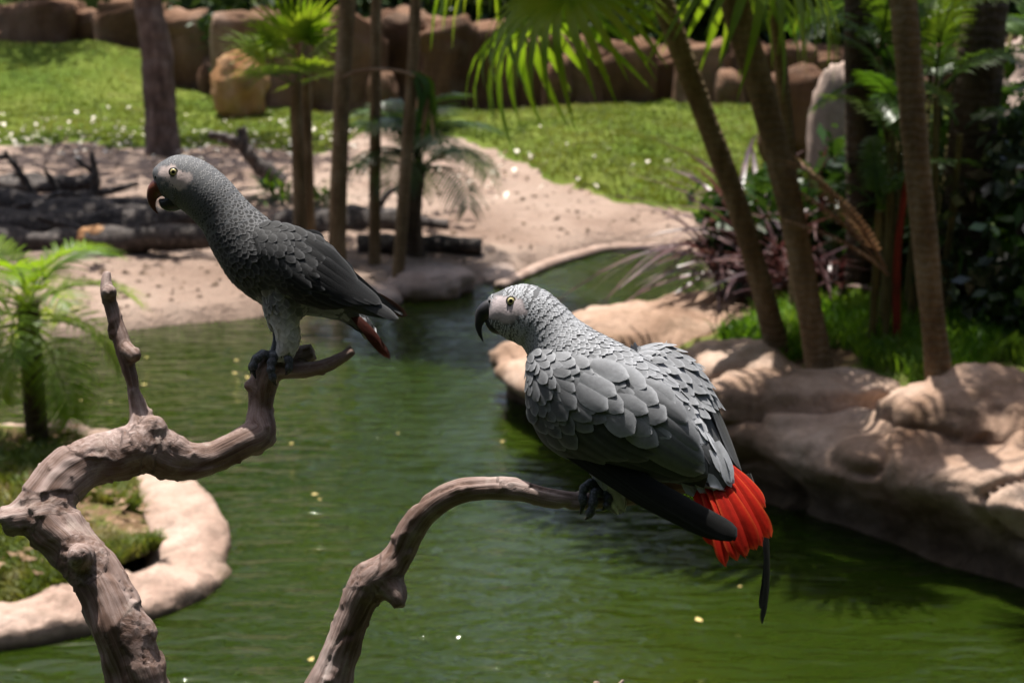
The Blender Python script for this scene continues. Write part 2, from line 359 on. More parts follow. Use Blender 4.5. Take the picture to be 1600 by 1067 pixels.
def pond():
    xs = np.linspace(-40, 40, 3); ys = np.linspace(-12, 30, 3); X, Y = np.meshgrid(xs, ys)
    tag(obj('pond_water', mesh('pond_water', np.stack([X, Y, 0*X], -1), gridF(3, 3), MT['water'])), kind='structure')
    tag(obj('pond_bed', mesh('pond_bed', np.stack([X, Y, 0*X-.9], -1), gridF(3, 3), MT['soil'])), kind='structure')
pond()

# ------------------------------------------------------------------ rocks
def rockmesh(name, size, mat, seed, power=2.6, amp=.12, freq=1.6, nu=40, nv=26, strata=0.0, flat=0.0):
    """closed rounded block, z from about 0 (bottom) up; size = half extents x,y and full height"""
    u = np.linspace(0, 2*math.pi, nu, endpoint=False); v = np.linspace(-math.pi/2, math.pi/2, nv)
    U, Vv = np.meshgrid(u, v)
    f = lambda c: np.sign(c)*np.abs(c)**(2/power)
    D = np.stack([f(np.cos(Vv))*f(np.cos(U)), f(np.cos(Vv))*f(np.sin(U)), f(np.sin(Vv))], -1)
    S = np.array([size[0], size[1], size[2]/2]); P = D*S
    Q = P/max(size[0], size[1])*freq+seed*13.7
    k = 1+amp*fbm(Q, 4)+amp*.35*fbm(Q*4, 3)
    if strata: k = k+strata*vnoise(np.stack([Q[..., 0]*.4, Q[..., 1]*.4, P[..., 2]/size[2]*9+seed], -1))
    if flat: k = k+flat*vnoise(np.stack([Q[..., 0]*3.2, Q[..., 1]*3.2, Q[..., 2]*.5], -1))
    P = P*k[..., None]; P[..., 2] += size[2]/2
    return mesh(name, P, gridF(nv, nu, True), mat)
wall = empty('rock_wall', (0, 27, .3))
tag(wall, 'brown artificial rock wall of upright blocks behind the lawn', 'rock wall')
def build_wall():
    xs = [(-260, -120, 10), (-125, -10, 12), (-15, 108, 8), (106, 172, 22), (168, 266, 4), (262, 356, 24), (352, 430, 14), (428, 478, 50), (474, 530, 44), (528, 600, 30), (596, 668, 28), (662, 738, 36), (736, 802, 44), (798, 868, 34), (866, 935, 60), (930, 1010, 66), (1005, 1060, 72), (1058, 1130, 66), (1126, 1200, 74), (1196, 1262, 66), (1258, 1330, 78), (1325, 1420, 66), (1415, 1520, 72), (1510, 1640, 62), (1630, 1760, 60)]
    for i, (a, b, top) in enumerate(xs):
        Y = float(wallY(aty((a+b)/2, top, 25)[0]))+random.uniform(-.3, .3)+.3
        L = aty(a, top, Y); Rr = aty(b, top, Y); cx = (L[0]+Rr[0])/2; hw = (Rr[0]-L[0])/2*1.2
        g = float(ground(cx, Y))-.35; h = L[2]-g
        r = obj('rock', rockmesh('wall_rock', (hw, .75, h), MT['wall_rock'], i+3.3, 8.0, .16, 1.1, 60, 36, .05, .10), wall)
        r.location = Vector((cx, Y, g))-wall.location
        if i % 4 == 1:                                        # lower buttress block in front of the joint
            hh = h*random.uniform(.5, .72)
            r = obj('rock', rockmesh('wall_rock', (hw*.55, .5, hh), MT['wall_rock'], i+50.1, 3.4, .16, 1.6, 28, 20, .05), wall)
            r.location = Vector((Rr[0], Y-.62, g))-wall.location
build_wall()
def boulder(name, px, py, wpx, hpx, mat, seed, label, depthk=.8, power=2.6, amp=.12, sink=.12, rot=0, base=None, strata=0, cat='boulder', group=None, parent=None):
    p = hit(px, py) if base is None else base
    dd = np.linalg.norm((p-CAM)*[0, 1, 1]); s = dd/FPX
    o = obj(name, rockmesh(name, (wpx*s/2, wpx*s/2*depthk, hpx*s*(1+sink)), mat, seed, power, amp, strata=strata))
    o.location = (p[0], p[1]+wpx*s/2*depthk*.6, p[2]-hpx*s*sink); o.rotation_euler[2] = rot
    tag(o, label, cat, group); return o
o = boulder('boulder', 372, 186, 82, 98, MT['orange_rock'], 1.2, 'tall orange boulder with a pale top standing on the lawn', .8, 2.15, .2)
# pale boulder and rocks behind the palm clump
def world_boulder(px, py, D, wpx, hpx, mat, seed, label, power=2.6, amp=.1, depthk=.7, group=None):
    """px,py = base centre; stands on z found from the camera ray at depth D"""
    p = at(px, py, D); s = D/FPX
    g = min(p[2], float(bankz(p[0], p[1])))
    h = hpx*s+(p[2]-g)+.15
    o = obj('boulder', rockmesh('boulder', (wpx*s/2, wpx*s/2*depthk, h), mat, seed, power, amp)); o.location = (p[0], p[1], g-.15)
    return tag(o, label, 'boulder', group)

# ------------------------------------------------------------------ right-hand rock bank
BANKPX = [(1130, 448), (1050, 460), (960, 478), (890, 503), (832, 532), (794, 600), (800, 630), (845, 676), (905, 715), (1000, 742), (1110, 768), (1200, 800), (1300, 838), (1420, 880), (1600, 935), (1800, 1000)]
BK = [gz(*p, z)[:2] for p, z in zip(BANKPX, [.42, .42, .42, .38, .30, .05]+[0]*20)]
BK = [np.array([16., 12.6]), np.array([9., 12.2]), np.array([5., 11.6]), np.array([2.8, 11.0])]+BK+[np.array([4.6, 3.9]), np.array([8., 3.4]), np.array([16, 3.2])]
BLINE = catmull(np.array(BK), 420)
def bank_sd(x, y):
    """inside distance to bank shoreline (numpy)"""
    x = np.asarray(x, float); y = np.asarray(y, float); sh = x.shape; p = np.stack([x.ravel(), y.ravel()], -1)
    L = BLINE[::2]; d = np.full(len(p), 1e9); ins = np.zeros(len(p), bool)
    A = L; B = np.roll(L, -1, 0)
    for a, b in zip(A, B):
        ab = b-a; t = np.clip(((p-a)@ab)/(ab@ab+1e-12), 0, 1)
        if not (abs(a[0]-16) < .3 and abs(b[0]-16) < .3): d = np.minimum(d, np.linalg.norm(p-a-t[:, None]*ab, axis=1))
        c = ((a[1] > p[:, 1]) != (b[1] > p[:, 1]))
        ins ^= c & (p[:, 0] < (b[0]-a[0])*(p[:, 1]-a[1])/(b[1]-a[1]+1e-12)+a[0])
    return np.where(ins, d, -d).reshape(sh)
def bank_top(x, y):
    """height of the bank's crown: lower at the tip, higher to the right"""
    return .27+.13*sstep(-.1, .6, x)+.16*sstep(.6, 2.2, x)+.05*sstep(2.5, 5, x)
def bankz(x, y):
    x = np.asarray(x, float); y = np.asarray(y, float)
    P = np.stack([x, y, 0*x], -1)
    return bank_top(x, y)-.02+.05*fbm(P*1.1, 3)
def bank():
    prof = catmull(np.array([(.30, -.75), (.12, -.30), (.10, -.05), (.12, .12), (.08, .30), (.0, .50), (-.05, .66), (-.03, .80), (.04, .90), (.16, .97), (.34, 1.0), (.60, 1.0), (.95, .95), (1.35, .80)]), 64)
    L = BLINE; T = norm(np.gradient(L, axis=0)); Nn = np.stack([-T[:, 1], T[:, 0]], -1)        # left of travel
    c = bank_sd(L[:, 0]+Nn[:, 0]*.15, L[:, 1]+Nn[:, 1]*.15)
    if np.median(c) < 0: Nn = -Nn
    for _ in range(6): Nn = norm(Nn+np.roll(Nn, 1, 0)+np.roll(Nn, -1, 0)); 
    n = len(L); m = len(prof)
    tt = np.linspace(.03, 1.4, 30); S = bank_sd(L[:, None, 0]+Nn[:, None, 0]*tt, L[:, None, 1]+Nn[:, None, 1]*tt)
    kk = np.array([tt[np.argmax(np.r_[np.diff(r) < .012, True])] for r in S])/1.4; kk = np.clip(kk*1.02, .10, 1)
    for _ in range(10): kk = (kk+np.roll(kk, 1)+np.roll(kk, -1))/3
    inw = np.where(prof[None, :, 0] > .16, .16+(prof[None, :, 0]-.16)*kk[:, None], prof[None, :, 0])
    inw = np.where(kk[:, None] < .3, prof[None, :, 0]*kk[:, None]/.3*.6, inw)
    top = bank_top(L[:, 0], L[:, 1])
    V = np.zeros((n, m, 3))
    V[..., :2] = L[:, None]+Nn[:, None]*inw[..., None]
    V[..., 2] = prof[None, :, 1]*np.where(prof[None, :, 1] > 0, top[:, None], .8)
    Q = V.copy()
    out = np.zeros_like(V); out[..., :2] = -Nn[:, None]; face = np.exp(-((prof[:, 1]-.45)/.5)**2)
    outn = norm(out*(.4+face[None, :, None])+np.array([0, 0, 1.])*(1-.75*face)[None, :, None])
    disp = .05*fbm(Q*1.3+3, 4)+.022*fbm(Q*np.array([5, 5, 9.]), 4)+.05*vnoise(np.stack([Q[..., 0]*.7, Q[..., 1]*.7, Q[..., 2]*8+fbm(Q*1.1, 2)], -1))
    cr = np.abs(vnoise(Q*np.array([2.3, 2.3, 1.2])+9)); disp = disp-.05*np.exp(-(cr/.06)**2)
    V = V+outn*disp[..., None]
    o = tag(obj('rock_bank', mesh('rock_bank', V, gridF(n, m), MT['bank_rock'])), kind='structure')
    xs = np.linspace(.6, 16, 170); ys = np.linspace(3.2, 12.6, 110); X, Y = np.meshgrid(xs, ys); sdv = bank_sd(X, Y)
    Z = bankz(X, Y)+np.interp(sdv, [-.2, .25, .7, 1.1], [-1.5, -.5, -.02, .06])
    tag(obj('bank_soil', mesh('bank_soil', np.stack([X, Y, Z], -1), gridF(len(ys), len(xs)), MT['soil'])), kind='structure')
bank()
def bank_grass():
    n = 150000; x = RNG.uniform(1.0, 5.5, n); y = RNG.uniform(4.6, 10.2, n); s = bank_sd(x, y)
    P = np.stack([x, y, 0*x], -1)
    k = (s+.22*fbm(P*2.2, 3) > .80); x, y, s = x[k], y[k], s[k]
    z = bankz(x, y)+np.interp(s, [.25, .7, 1.1], [-.5, -.02, .06])
    tag(obj('bank_grass', blades('bank_grass', np.stack([x, y, z-.01], -1), .10, .011, MT['grass'], .8)), 'bright green grass under the palms on the rock bank', 'grass', kind='stuff')
bank_grass(); lawn_blades()
def slab(px, py, z, wx, wy, h, seed, label, rot=0, power=2.6, strata=.06, amp=.14):
    p = gz(px, py, z); o = obj('boulder', rockmesh('boulder', (wx, wy, h), MT['bank_rock'], seed, power, amp, 1.8, 60, 34, strata)); o.location = (p[0], p[1], z-h*.72); o.rotation_euler[2] = rot
    tag(o, label, 'boulder', 'boulders on the rock bank'); return o
slab(1000, 520, .38, .50, .42, .50, 2.2, 'broad smooth tan boulder on the tip of the rock bank', .3, 2.4, .02, .12)
slab(1150, 566, .44, .34, .26, .34, 7.7, 'small layered tan slab where the bank meets the grass', -.1)
slab(1100, 476, .40, .30, .20, .24, 4.1, 'flat low slab at the rear edge of the rock bank', .2)
slab(1240, 607, .47, .48, .20, .30, 9.4, 'long cracked slab lying along the grass edge', .05)
slab(1545, 622, .56, .42, .34, .36, 5.9, 'rounded pinkish boulder at the foot of the straight palm', .4, 2.4, .03)

# ------------------------------------------------------------------ small planted island with a cement rim
ISL = [(-330, 690), (-150, 668), (0, 668), (120, 665), (215, 684), (285, 742), (345, 810), (372, 862), (352, 898), (255, 945), (130, 978), (0, 1002), (-200, 1010), (-330, 900)]
def island():
    K = [gz(*p, .04)[:2] for p in ISL]; K = np.array(K+K[:3]); L = catmull(K, 340)
    a = int(340/(len(K)-1)); L = L[a:a+int(340*(len(ISL))/(len(K)-1))]
    cen = L.mean(0); T = norm(np.roll(L, -1, 0)-np.roll(L, 1, 0)); Nn = np.stack([-T[:, 1], T[:, 0]], -1)
    if ((cen-L)*Nn).sum() < 0: Nn = -Nn
    wd = (.17+.13*sstep(-2.6, -1.3, L[:, 0])*sstep(6.6, 5.6, L[:, 1]))
    prof = catmull(np.array([(-.25, -.6), (-.10, -.25), (-.03, -.04), (0, .02), (.08, .06), (.35, .085), (.65, .088), (.9, .075), (1.05, .045), (1.2, -.05)]), 30)
    V = np.zeros((len(L), len(prof), 3)); V[..., :2] = L[:, None]+Nn[:, None]*prof[None, :, :1]*wd[:, None, None]; V[..., 2] = prof[None, :, 1]
    V = V+.030*fbm(V*2.5, 4)[..., None]*np.array([1, 1, .8])+.014*fbm(V*12, 4)[..., None]*np.array([.5, .5, 1])
    V = np.concatenate([V, V[:1]], 0)
    root = tag(empty('planter_island', (cen[0], cen[1], 0)), 'small planted island with a pinkish cement rim in the pond', 'island')
    child('rim', mesh('rim', V, gridF(V.shape[0], V.shape[1]), MT['kerb']), root)
    inner = L+Nn*wd[:, None]*1.0
    k = 18; t = np.linspace(0, 1, k); S = inner[:, None]*(1-t[None, :, None])+cen*t[None, :, None]
    Z = .055+.05*fbm(np.concatenate([S*2, 0*S[..., :1]], -1), 3)+.05*t[None, :]
    S = np.concatenate([S, Z[..., None]], -1); S = np.concatenate([S, S[:1]], 0)
    child('soil', mesh('soil', S, gridF(S.shape[0], k), MT['soil']), root)
    n = 26000; tt = 1-np.sqrt(RNG.random(n)); ii = RNG.integers(0, len(L), n); p = inner[ii]*(1-tt[:, None])+cen*tt[:, None]
    P3 = np.concatenate([p, .06+0*p[:, :1]], -1)
    far = sstep(6.0, 6.7, p[:, 1]); kk = fbm(P3*2.4, 3) > (-.15+.75*far); p = P3[kk]; p[:, 2] = .05+.05*fbm(np.stack([p[:, 0]*2, p[:, 1]*2, 0*p[:, 0]], -1), 3)+.05*tt[kk]
    tag(child('grass', blades('island_grass', p, .06, .012, MT['dull_grass'], 1.0), root), kind='stuff')
    V = []; F = []
    for i in range(260):
        j = random.randrange(len(L)); t = 1-math.sqrt(random.random()); q = inner[j]*(1-t)+cen*t; r = random.uniform(.012, .035); a = random.random()*6.28; c, s = math.cos(a)*r, math.sin(a)*r
        z = .115+.05*t; k = len(V); V += [(q[0]+c, q[1]+s, z+.01), (q[0]-s*.5, q[1]+c*.5, z), (q[0]-c, q[1]-s, z+.006), (q[0]+s*.5, q[1]-c*.5, z)]; F.append((k, k+1, k+2, k+3))
    tag(child('leaf_litter', mesh('leaf_litter', V, F, MT['dry_leaf'], False), root), kind='stuff')
island()
# grit, dead leaves and pebbles on the sand
def debris():
    m = 9000; d = 8.8+RNG.random(m)*9.5; x = (RNG.uniform(-30, 1150, m)-800)/FPX*d; y = d
    k = (y-yshore(x) > .14) & (lawnmask(x, y) < .1); x, y = x[k][:1500], y[k][:1500]; zz = ground(x, y); V = []; F = []
    for X, Y, z in zip(x, y, zz):
        r = random.uniform(.006, .03)*random.choice([1, 1, 1, 1.6]); k = len(V); a = random.random()*6.28; c, s = math.cos(a)*r, math.sin(a)*r
        V += [(X+c, Y+s, z+.004), (X-s*.6, Y+c*.6, z+.004), (X-c, Y-s, z+.004), (X+s*.6, Y-c*.6, z+.004), (X, Y, z+r*.7)]
        F += [(k, k+1, k+4), (k+1, k+2, k+4), (k+2, k+3, k+4), (k+3, k, k+4)]
    tag(obj('sand_litter', mesh('sand_litter', V, F, MT['litter'], False)), 'scattered dead leaves and pebbles lying on the bare sand', 'litter', kind='stuff')
debris()
#PART3
# ------------------------------------------------------------------ plants
def ribbon(C, wd, side, up, fold=.25):
    """folded strap along C (n,3): widths wd (n), side vectors; 3 verts across"""
    C = np.asarray(C); n = len(C); wd = np.asarray(wd)[:, None]
    V = np.stack([C-side*wd*.5+up*wd*fold*.5, C, C+side*wd*.5+up*wd*fold*.5], 1)
    return V.reshape(-1, 3), gridF(n, 3)
def fan_leaf(name, Rr, nl, droop, mat, pet=.6, split=.42, seed=0, span=150, wk=1.0):
    """fan palm leaf: petiole along +x from the origin, blade of drooping leaflets"""
    rg = random.Random(seed); A = Acc()
    t = np.linspace(0, 1, 7); pc = np.stack([t*pet*Rr, 0*t, .18*Rr*np.sin(t*1.4)*pet], -1)
    V, F, *_ = tube(pc, .016*Rr*(1.2-.5*t), 6, 1, (0, 0, 1)); A.add(V, F)
    hub = pc[-1]
    for i in range(nl):
        a = R(-span+2*span*(i+.5)/nl+rg.uniform(-2, 2)); L = Rr*(.78+.22*math.cos(a*.55))*rg.uniform(.9, 1.05)
        d = np.array([math.cos(a), math.sin(a), .10+.12*math.cos(a)]); d /= np.linalg.norm(d)
        tt = np.linspace(.02, 1, 8); z = -droop*rg.uniform(.75, 1.3)*L*np.clip(tt-split*.7, 0, 1)**1.7
        hx = 1-.35*droop*np.clip(tt-split, 0, 1)
        C = hub+d*L*(tt*hx)[:, None]+np.array([0, 0, 1.])*z[:, None]
        wd = wk*L*math.sin(R(span)/nl)*2.1*np.interp(tt, [0, split, .7, 1], [.05, split*.95, .26, .012])
        s = np.array([-math.sin(a), math.cos(a), 0])
        V, F = ribbon(C, wd, s, np.array([0, 0, 1.]), .35*(-1)**i*0+.3); A.add(V, F)
    return A.mesh(name, mat)
def pinnate(name, L, npair, arch, mat, ll=.32, wd=.028, seed=0, vup=.35, droop=.5):
    rg = random.Random(seed); A = Acc(); t = np.linspace(0, 1, 14)
    ang = .9-arch*t; C = np.cumsum(np.stack([np.cos(ang), 0*t, np.sin(ang)], -1)*L/14, 0)
    V, F, *_ = tube(C, .012*L*(1.15-t), 5, 1, (0, 1, 0)); A.add(V, F)
    for i in range(npair):
        u = .12+.87*(i+.5)/npair; c = np.array([np.interp(u, t, C[:, k]) for k in range(3)])
        th = .9-arch*u; tg = np.array([math.cos(th), 0, math.sin(th)]); nr = np.array([-tg[2], 0, tg[0]])
        l = L*ll*np.interp(u, [0, .25, .7, 1], [.55, 1, .85, .35])*rg.uniform(.9, 1.1)
        for sgn in (-1, 1):
            d = norm(tg*.65+np.array([0, sgn, 0])*.85+nr*vup*rg.uniform(.5, 1.3)); q = np.linspace(0, 1, 5)
            P = c+d*(l*q)[:, None]+np.array([0, 0, -1.])*(droop*l*q**2)[:, None]
            w_ = wd*L*np.array([.5, 1, .9, .6, .05]); s = norm(np.cross(d, nr)); s = norm(np.cross(nr, d))
            V, F = ribbon(P, w_, s, nr, .2); A.add(V, F)
    return A.mesh(name, mat)
def trunk_mesh(name, C, r0, r1, mat, nth=14, rough=.06, flare=.35, rings=0.0):
    C = catmull(C, 70); n = len(C); t = np.linspace(0, 1, n)
    rad = r0+(r1-r0)*t+r0*flare*np.exp(-t*n/70*16)
    s = np.cumsum(np.r_[0, np.linalg.norm(np.diff(C, axis=0), axis=1)])
    if rings: rad = rad*(1+.006*np.abs(np.sin(s*rings)))
    V, F, T, N, B = tube(C, rad, nth)
    cc = np.vstack([np.repeat(C, nth, 0), C[:1], C[-1:]])
    V = cc+(V-cc)*(1+rough*fbm(V*np.array([9, 9, 5.]), 3))[:, None]
    return mesh(name, V, F, mat)
def palm(name, base, pts, r0, r1, mat, leaf, nfr, label, group=None, tilt=(.1, 1.1), size=(.9, 1.1), rings=45., seed=0, cat='palm', azi=None, flare=.3):
    """base world; pts = trunk points after base (world); leaf = list of meshes"""
    rg = random.Random(seed); root = tag(empty(name, base), label, cat, group)
    C = np.array([base]+list(pts)); C[0][2] -= .12
    child('trunk', trunk_mesh('trunk', C, r0, r1, mat, rings=rings, flare=flare), root)
    top = Vector(C[-1])-Vector(base)
    for i in range(nfr):
        f = obj('frond', leaf[i % len(leaf)], root)
        a = (i*2.399+rg.uniform(-.3, .3)) if azi is None else azi[i % len(azi)]+rg.uniform(-.12, .12)
        u = (i+.5)/nfr; el = tilt[1]+(tilt[0]-tilt[1])*u
        f.location = top+Vector((0, 0, -.12*u)); f.rotation_euler = (rg.uniform(-.25, .25), -el, a); s = rg.uniform(*size); f.scale = (s, s, s)
    return root
FAN = [fan_leaf('fan_frond', .75, 26, .75, MT['fan_leaf'], .8, .40, k) for k in (1, 2)]
FAN2 = [fan_leaf('fan_frond', .62, 22, .30, MT['bright_leaf'], .7, .45, k, 120) for k in (3, 4)]
FAN3 = [fan_leaf('fan_frond', .75, 26, .95, MT['bright_leaf'], .8, .36, k) for k in (11, 12)]
FANDRY = [fan_leaf('dry_frond', .5, 16, 1.3, MT['dry_leaf'], .9, .25, 5, 90)]
PIN = [pinnate('feather_frond', 1.5, 30, 1.5, MT['dark_leaf'], .26, .022, k) for k in (1, 2)]
PINB = [pinnate('feather_frond', 1.3, 26, 1.3, MT['fan_leaf'], .26, .024, k) for k in (5, 6)]
PINS = [pinnate('feather_frond', .55, 30, 1.5, MT['bright_leaf'], .42, .020, k, .5, .45) for k in (7, 8)]
PIND = [pinnate('feather_frond', .6, 22, 1.9, MT['dark_leaf'], .40, .022, k, .2, .6) for k in (9, 10)]
def bz(px, py):
    p = gz(px, py, .5)
    for _ in range(8): p = gz(px, py, float(bankz(p[0], p[1]))+.04)
    return p
def lean(base, pxs, dy=0.0):
    """trunk points through the given pixels, keeping the base's distance (+dy per step)"""
    return [aty(x, y, base[1]+dy*(i+1)) for i, (x, y) in enumerate(pxs)]
# leaning palms on the right bank
b = bz(1228, 545); palm('leaning_palm', b, lean(b, [(1160, 345), (1095, 165), (1045, 30), (1015, -60), (1002, -125)]), .052, .05, MT['palm_trunk'], FAN3, 13, 'slender palm leaning furthest over the lawn side of the bank', 'palms on the rock bank', (-.8, .8), (.85, 1.08), 50, 1, azi=[2.7, 3.7, 3.15, 2.2, 4.2, 4.9, 1.4, 3.4, 2.9, 5.6, .6, 3.9, 2.5])
b = bz(1288, 568); palm('leaning_palm', b, lean(b, [(1240, 350), (1195, 165), (1150, 10), (1110, -180), (1085, -360), (1070, -560)]), .054, .072, MT['palm_trunk'], FAN, 5, 'thicker leaning palm with a dark upper trunk beside the long slab', 'palms on the rock bank', (-.3, 1.0), (.55, .7), 50, 2)
b = bz(1248, 498); palm('thin_palm', b, lean(b, [(1238, 300), (1222, 120), (1205, -60), (1190, -300)]), .035, .032, MT['palm_trunk'], FAN, 4, 'thin palm rising behind the two leaning palms', 'palms on the rock bank', (-.3, 1.0), (.5, .7), 50, 3)
b = bz(1476, 604); palm('straight_palm', b, lean(b, [(1448, 400), (1430, 220), (1415, 40), (1398, -160), (1385, -480)]), .050, .056, MT['palm_trunk'], FAN, 5, 'nearly upright ringed palm rising from the grass by the pinkish boulder', 'palms on the rock bank', (-.3, 1.0), (.5, .65), 50, 4)
b = bz(1352, 470); palm('dark_palm', b, lean(b, [(1348, 280), (1345, 100), (1345, -200), (1345, -700)]), .085, .08, MT['dark_trunk'], PIN, 3, 'stout dark palm trunk behind the cane clump', 'palms on the rock bank', (-.1, 1.1), (.6, .8), 30, 5)
b = bz(1500, 492); palm('dark_palm', b, lean(b, [(1512, 300), (1530, 120), (1545, -120), (1560, -700)]), .12, .10, MT['dark_trunk'], PIN, 4, 'broad rough dark palm trunk at the rear of the bank', 'palms on the rock bank', (-.1, 1.1), (.6, .8), 24, 6)
# cane palm clump: many stems from one root
def cane_clump():
    b0 = bz(1395, 528); root = tag(empty('cane_palm_clump', b0), 'clump of thin cane palms with green feather fronds and red stems', 'cane palm')
    rg = random.Random(3)
    st = [(1362, 534, 1372, 330, 0), (1384, 536, 1395, 190, 0), (1404, 532, 1420, 260, 1), (1372, 520, 1378, 330, 0), (1440, 524, 1462, 150, 0), (1424, 518, 1440, 60, 0), (1460, 512, 1500, 210, 0), (1395, 512, 1372, 90, 0)]
    for k, (x0, y0, x1, y1, red) in enumerate(st):
        b = bz(x0, y0); tp = aty(x1, y1, b[1]+rg.uniform(-.2, .2)); C = np.array([b-[0, 0, .1], (b*.5+tp*.5)+[rg.uniform(-.03, .03), 0, 0], tp])
        child('cane', trunk_mesh('cane', C, .022, .014, MT['red_cane'] if red else MT['cane'], 8, .03, .2, 30), root)
        for i in range(2+(k % 2)):
            f = obj('frond', (PINB+PIN)[(i*3+k) % 4 if (i+k) % 3 == 0 else i % 2], root); f.location = Vector(tp)-root.location
            f.rotation_euler = (rg.uniform(-.2, .2), -rg.uniform(-.1, .75), i*1.6+k*1.1+rg.uniform(-.4, .4)); s = rg.uniform(.30, .48); f.scale = (s, s, s)
    for j, (x, y, D) in enumerate([(1455, 90, 7.2), (1470, 150, 7.0), (1500, 60, 7.4), (1440, 40, 7.2), (1540, 110, 7.6), (1380, 60, 7.4), (1520, 180, 7.2), (1400, 150, 7.3), (1580, 60, 7.6)]):
        for i in range(3):
            f = obj('frond', PINB[i % 2] if (i+j) % 3 else PIN[0], root); f.location = Vector(at(x, y, D))-root.location
            f.rotation_euler = (rg.uniform(-.3, .3), -rg.uniform(-.4, .5), i*2.1+j*.8+rg.uniform(-.4, .4)); s = rg.uniform(.4, .62); f.scale = (s, s, s)
        b = bz(1400+(x-1400)*.35, 505+(j % 3)*8); tp = at(x, y, D); C = np.array([b-[0, 0, .1], b*.5+tp*.5+[.02, 0, 0], tp+[0, 0, .02]])
        child('cane', trunk_mesh('cane', C, .018, .011, MT['cane'], 8, .03, .2, 30), root)
    for (x, y, D, a, e, s) in [(1378, 420, 6.55, 3.25, .02, .55), (1390, 435, 6.5, 3.5, .15, .6), (1366, 400, 6.6, 3.0, .2, .5), (1398, 440, 6.5, 3.4, -.15, .5)]:
        f = obj('dry_frond', DRYP, root); f.location = Vector(at(x, y, D))-root.location; f.rotation_euler = (0, -e, a); f.scale = (s, s, s)
        tag(f, 'withered tan frond')
DRYP = pinnate('dry_frond', 1.3, 24, .5, MT['dry_leaf'], .22, .022, 31, .1, .3)
cane_clump()
def strap_plant(name, base, nl, L, wd, mat, label, seed, group=None, cat='shrub', sp=(.2, 1.3), droop=.7):
    rg = random.Random(seed); root = tag(empty(name, base), label, cat, group); ms = []
    for k in range(5):
        t = np.linspace(0, 1, 8); C = np.stack([L*t*(1-.12*t), .03*L*np.sin(t*3+k), -droop*L*rg.uniform(.6, 1.3)*t**2.2], -1)
        V, F = ribbon(C, wd*np.interp(t, [0, .3, .7, 1], [.5, 1, .8, .02]), np.array([0, 1., 0]), np.array([0, 0, 1.]), .3); ms.append(mesh('leaf', V, F, mat))
    for i in range(nl):
        f = obj('leaf', ms[i % 5], root); f.location = (rg.gauss(0, .06), rg.gauss(0, .06), rg.uniform(0, .12)); s = rg.uniform(.6, 1.15)
        f.rotation_euler = (rg.uniform(-.4, .4), -rg.uniform(*sp), rg.uniform(0, 6.28)); f.scale = (s, s, s)
    return root
k = 0
for (px, py, L, nl, lab) in [(1125, 445, .62, 46, 'purple strap-leaved shrub at the water end of the bed'), (1185, 455, .72, 50, 'tall purple strap-leaved shrub between the leaning palms'), (1240, 470, .60, 44, 'dark purple strap-leaved shrub at the foot of the thin palm'), (1165, 420, 1.05, 60, 'large dusky purple shrub at the back of the bed'), (1255, 425, 1.0, 56, 'large dusky purple shrub behind the cane clump'), (1300, 478, .45, 32, 'low purple shrub beside the cane clump')]:
    strap_plant('purple_shrub', bz(px, py), nl, L, .035, MT['purple_leaf'], lab, 20+k, 'purple shrubs in the bed', droop=.55); k += 1
def leafcloud(name, cen, rad, nclump, nper, size, mat, seed, shell=.5, sq=.8, fn=None):
    rg = np.random.default_rng(seed); d = norm(rg.normal(size=(nclump, 3))); r = (shell+(1-shell)*rg.random(nclump))**.6
    cl = np.array(cen)+d*r[:, None]*np.array(rad)
    P = np.repeat(cl, nper, 0)+rg.normal(size=(nclump*nper, 3))*np.array(rad)*.16*np.array([1, 1, sq])
    if fn is not None: P = P[fn(P)]
    n = len(P); a = norm(rg.normal(size=(n, 3))+[0, 0, -.3]); b = norm(np.cross(a, rg.normal(size=(n, 3)))); s = size*rg.uniform(.6, 1.3, n)[:, None]
    V = np.stack([P-a*s*.5, P+b*s*.22, P+a*s*.5, P-b*s*.22], 1).reshape(-1, 3); i = np.arange(n)*4
    return mesh(name, V, np.stack([i, i+1, i+2, i+3], -1), mat, False)
# glossy bush with silvery leaves at the right edge
p = bz(1570, 520); root = tag(empty('leafy_bush', p), 'bush with large glossy silver-lit leaves beside the broad dark trunk', 'bush')
child('stem', trunk_mesh('stem', np.array([p-[0, 0, .1], p+[0, 0, .3], p+[.05, 0, .6]]), .03, .015, MT['dark_trunk'], 7), root)
child('foliage', leafcloud('foliage', p+[.05, 0, .45], (.45, .4, .5), 60, 14, .12, MT['glossy'], 4), root)
p = bz(1640, 560); root = tag(empty('leafy_bush', p), 'low dark bush beyond the pinkish boulder on the bank', 'bush')
child('stem', trunk_mesh('stem', np.array([p-[0, 0, .1], p+[0, 0, .25]]), .03, .015, MT['dark_trunk'], 7), root)
child('foliage', leafcloud('foliage', p+[.1, .1, .35], (.4, .4, .4), 50, 14, .11, MT['dark_leaf'], 5), root)
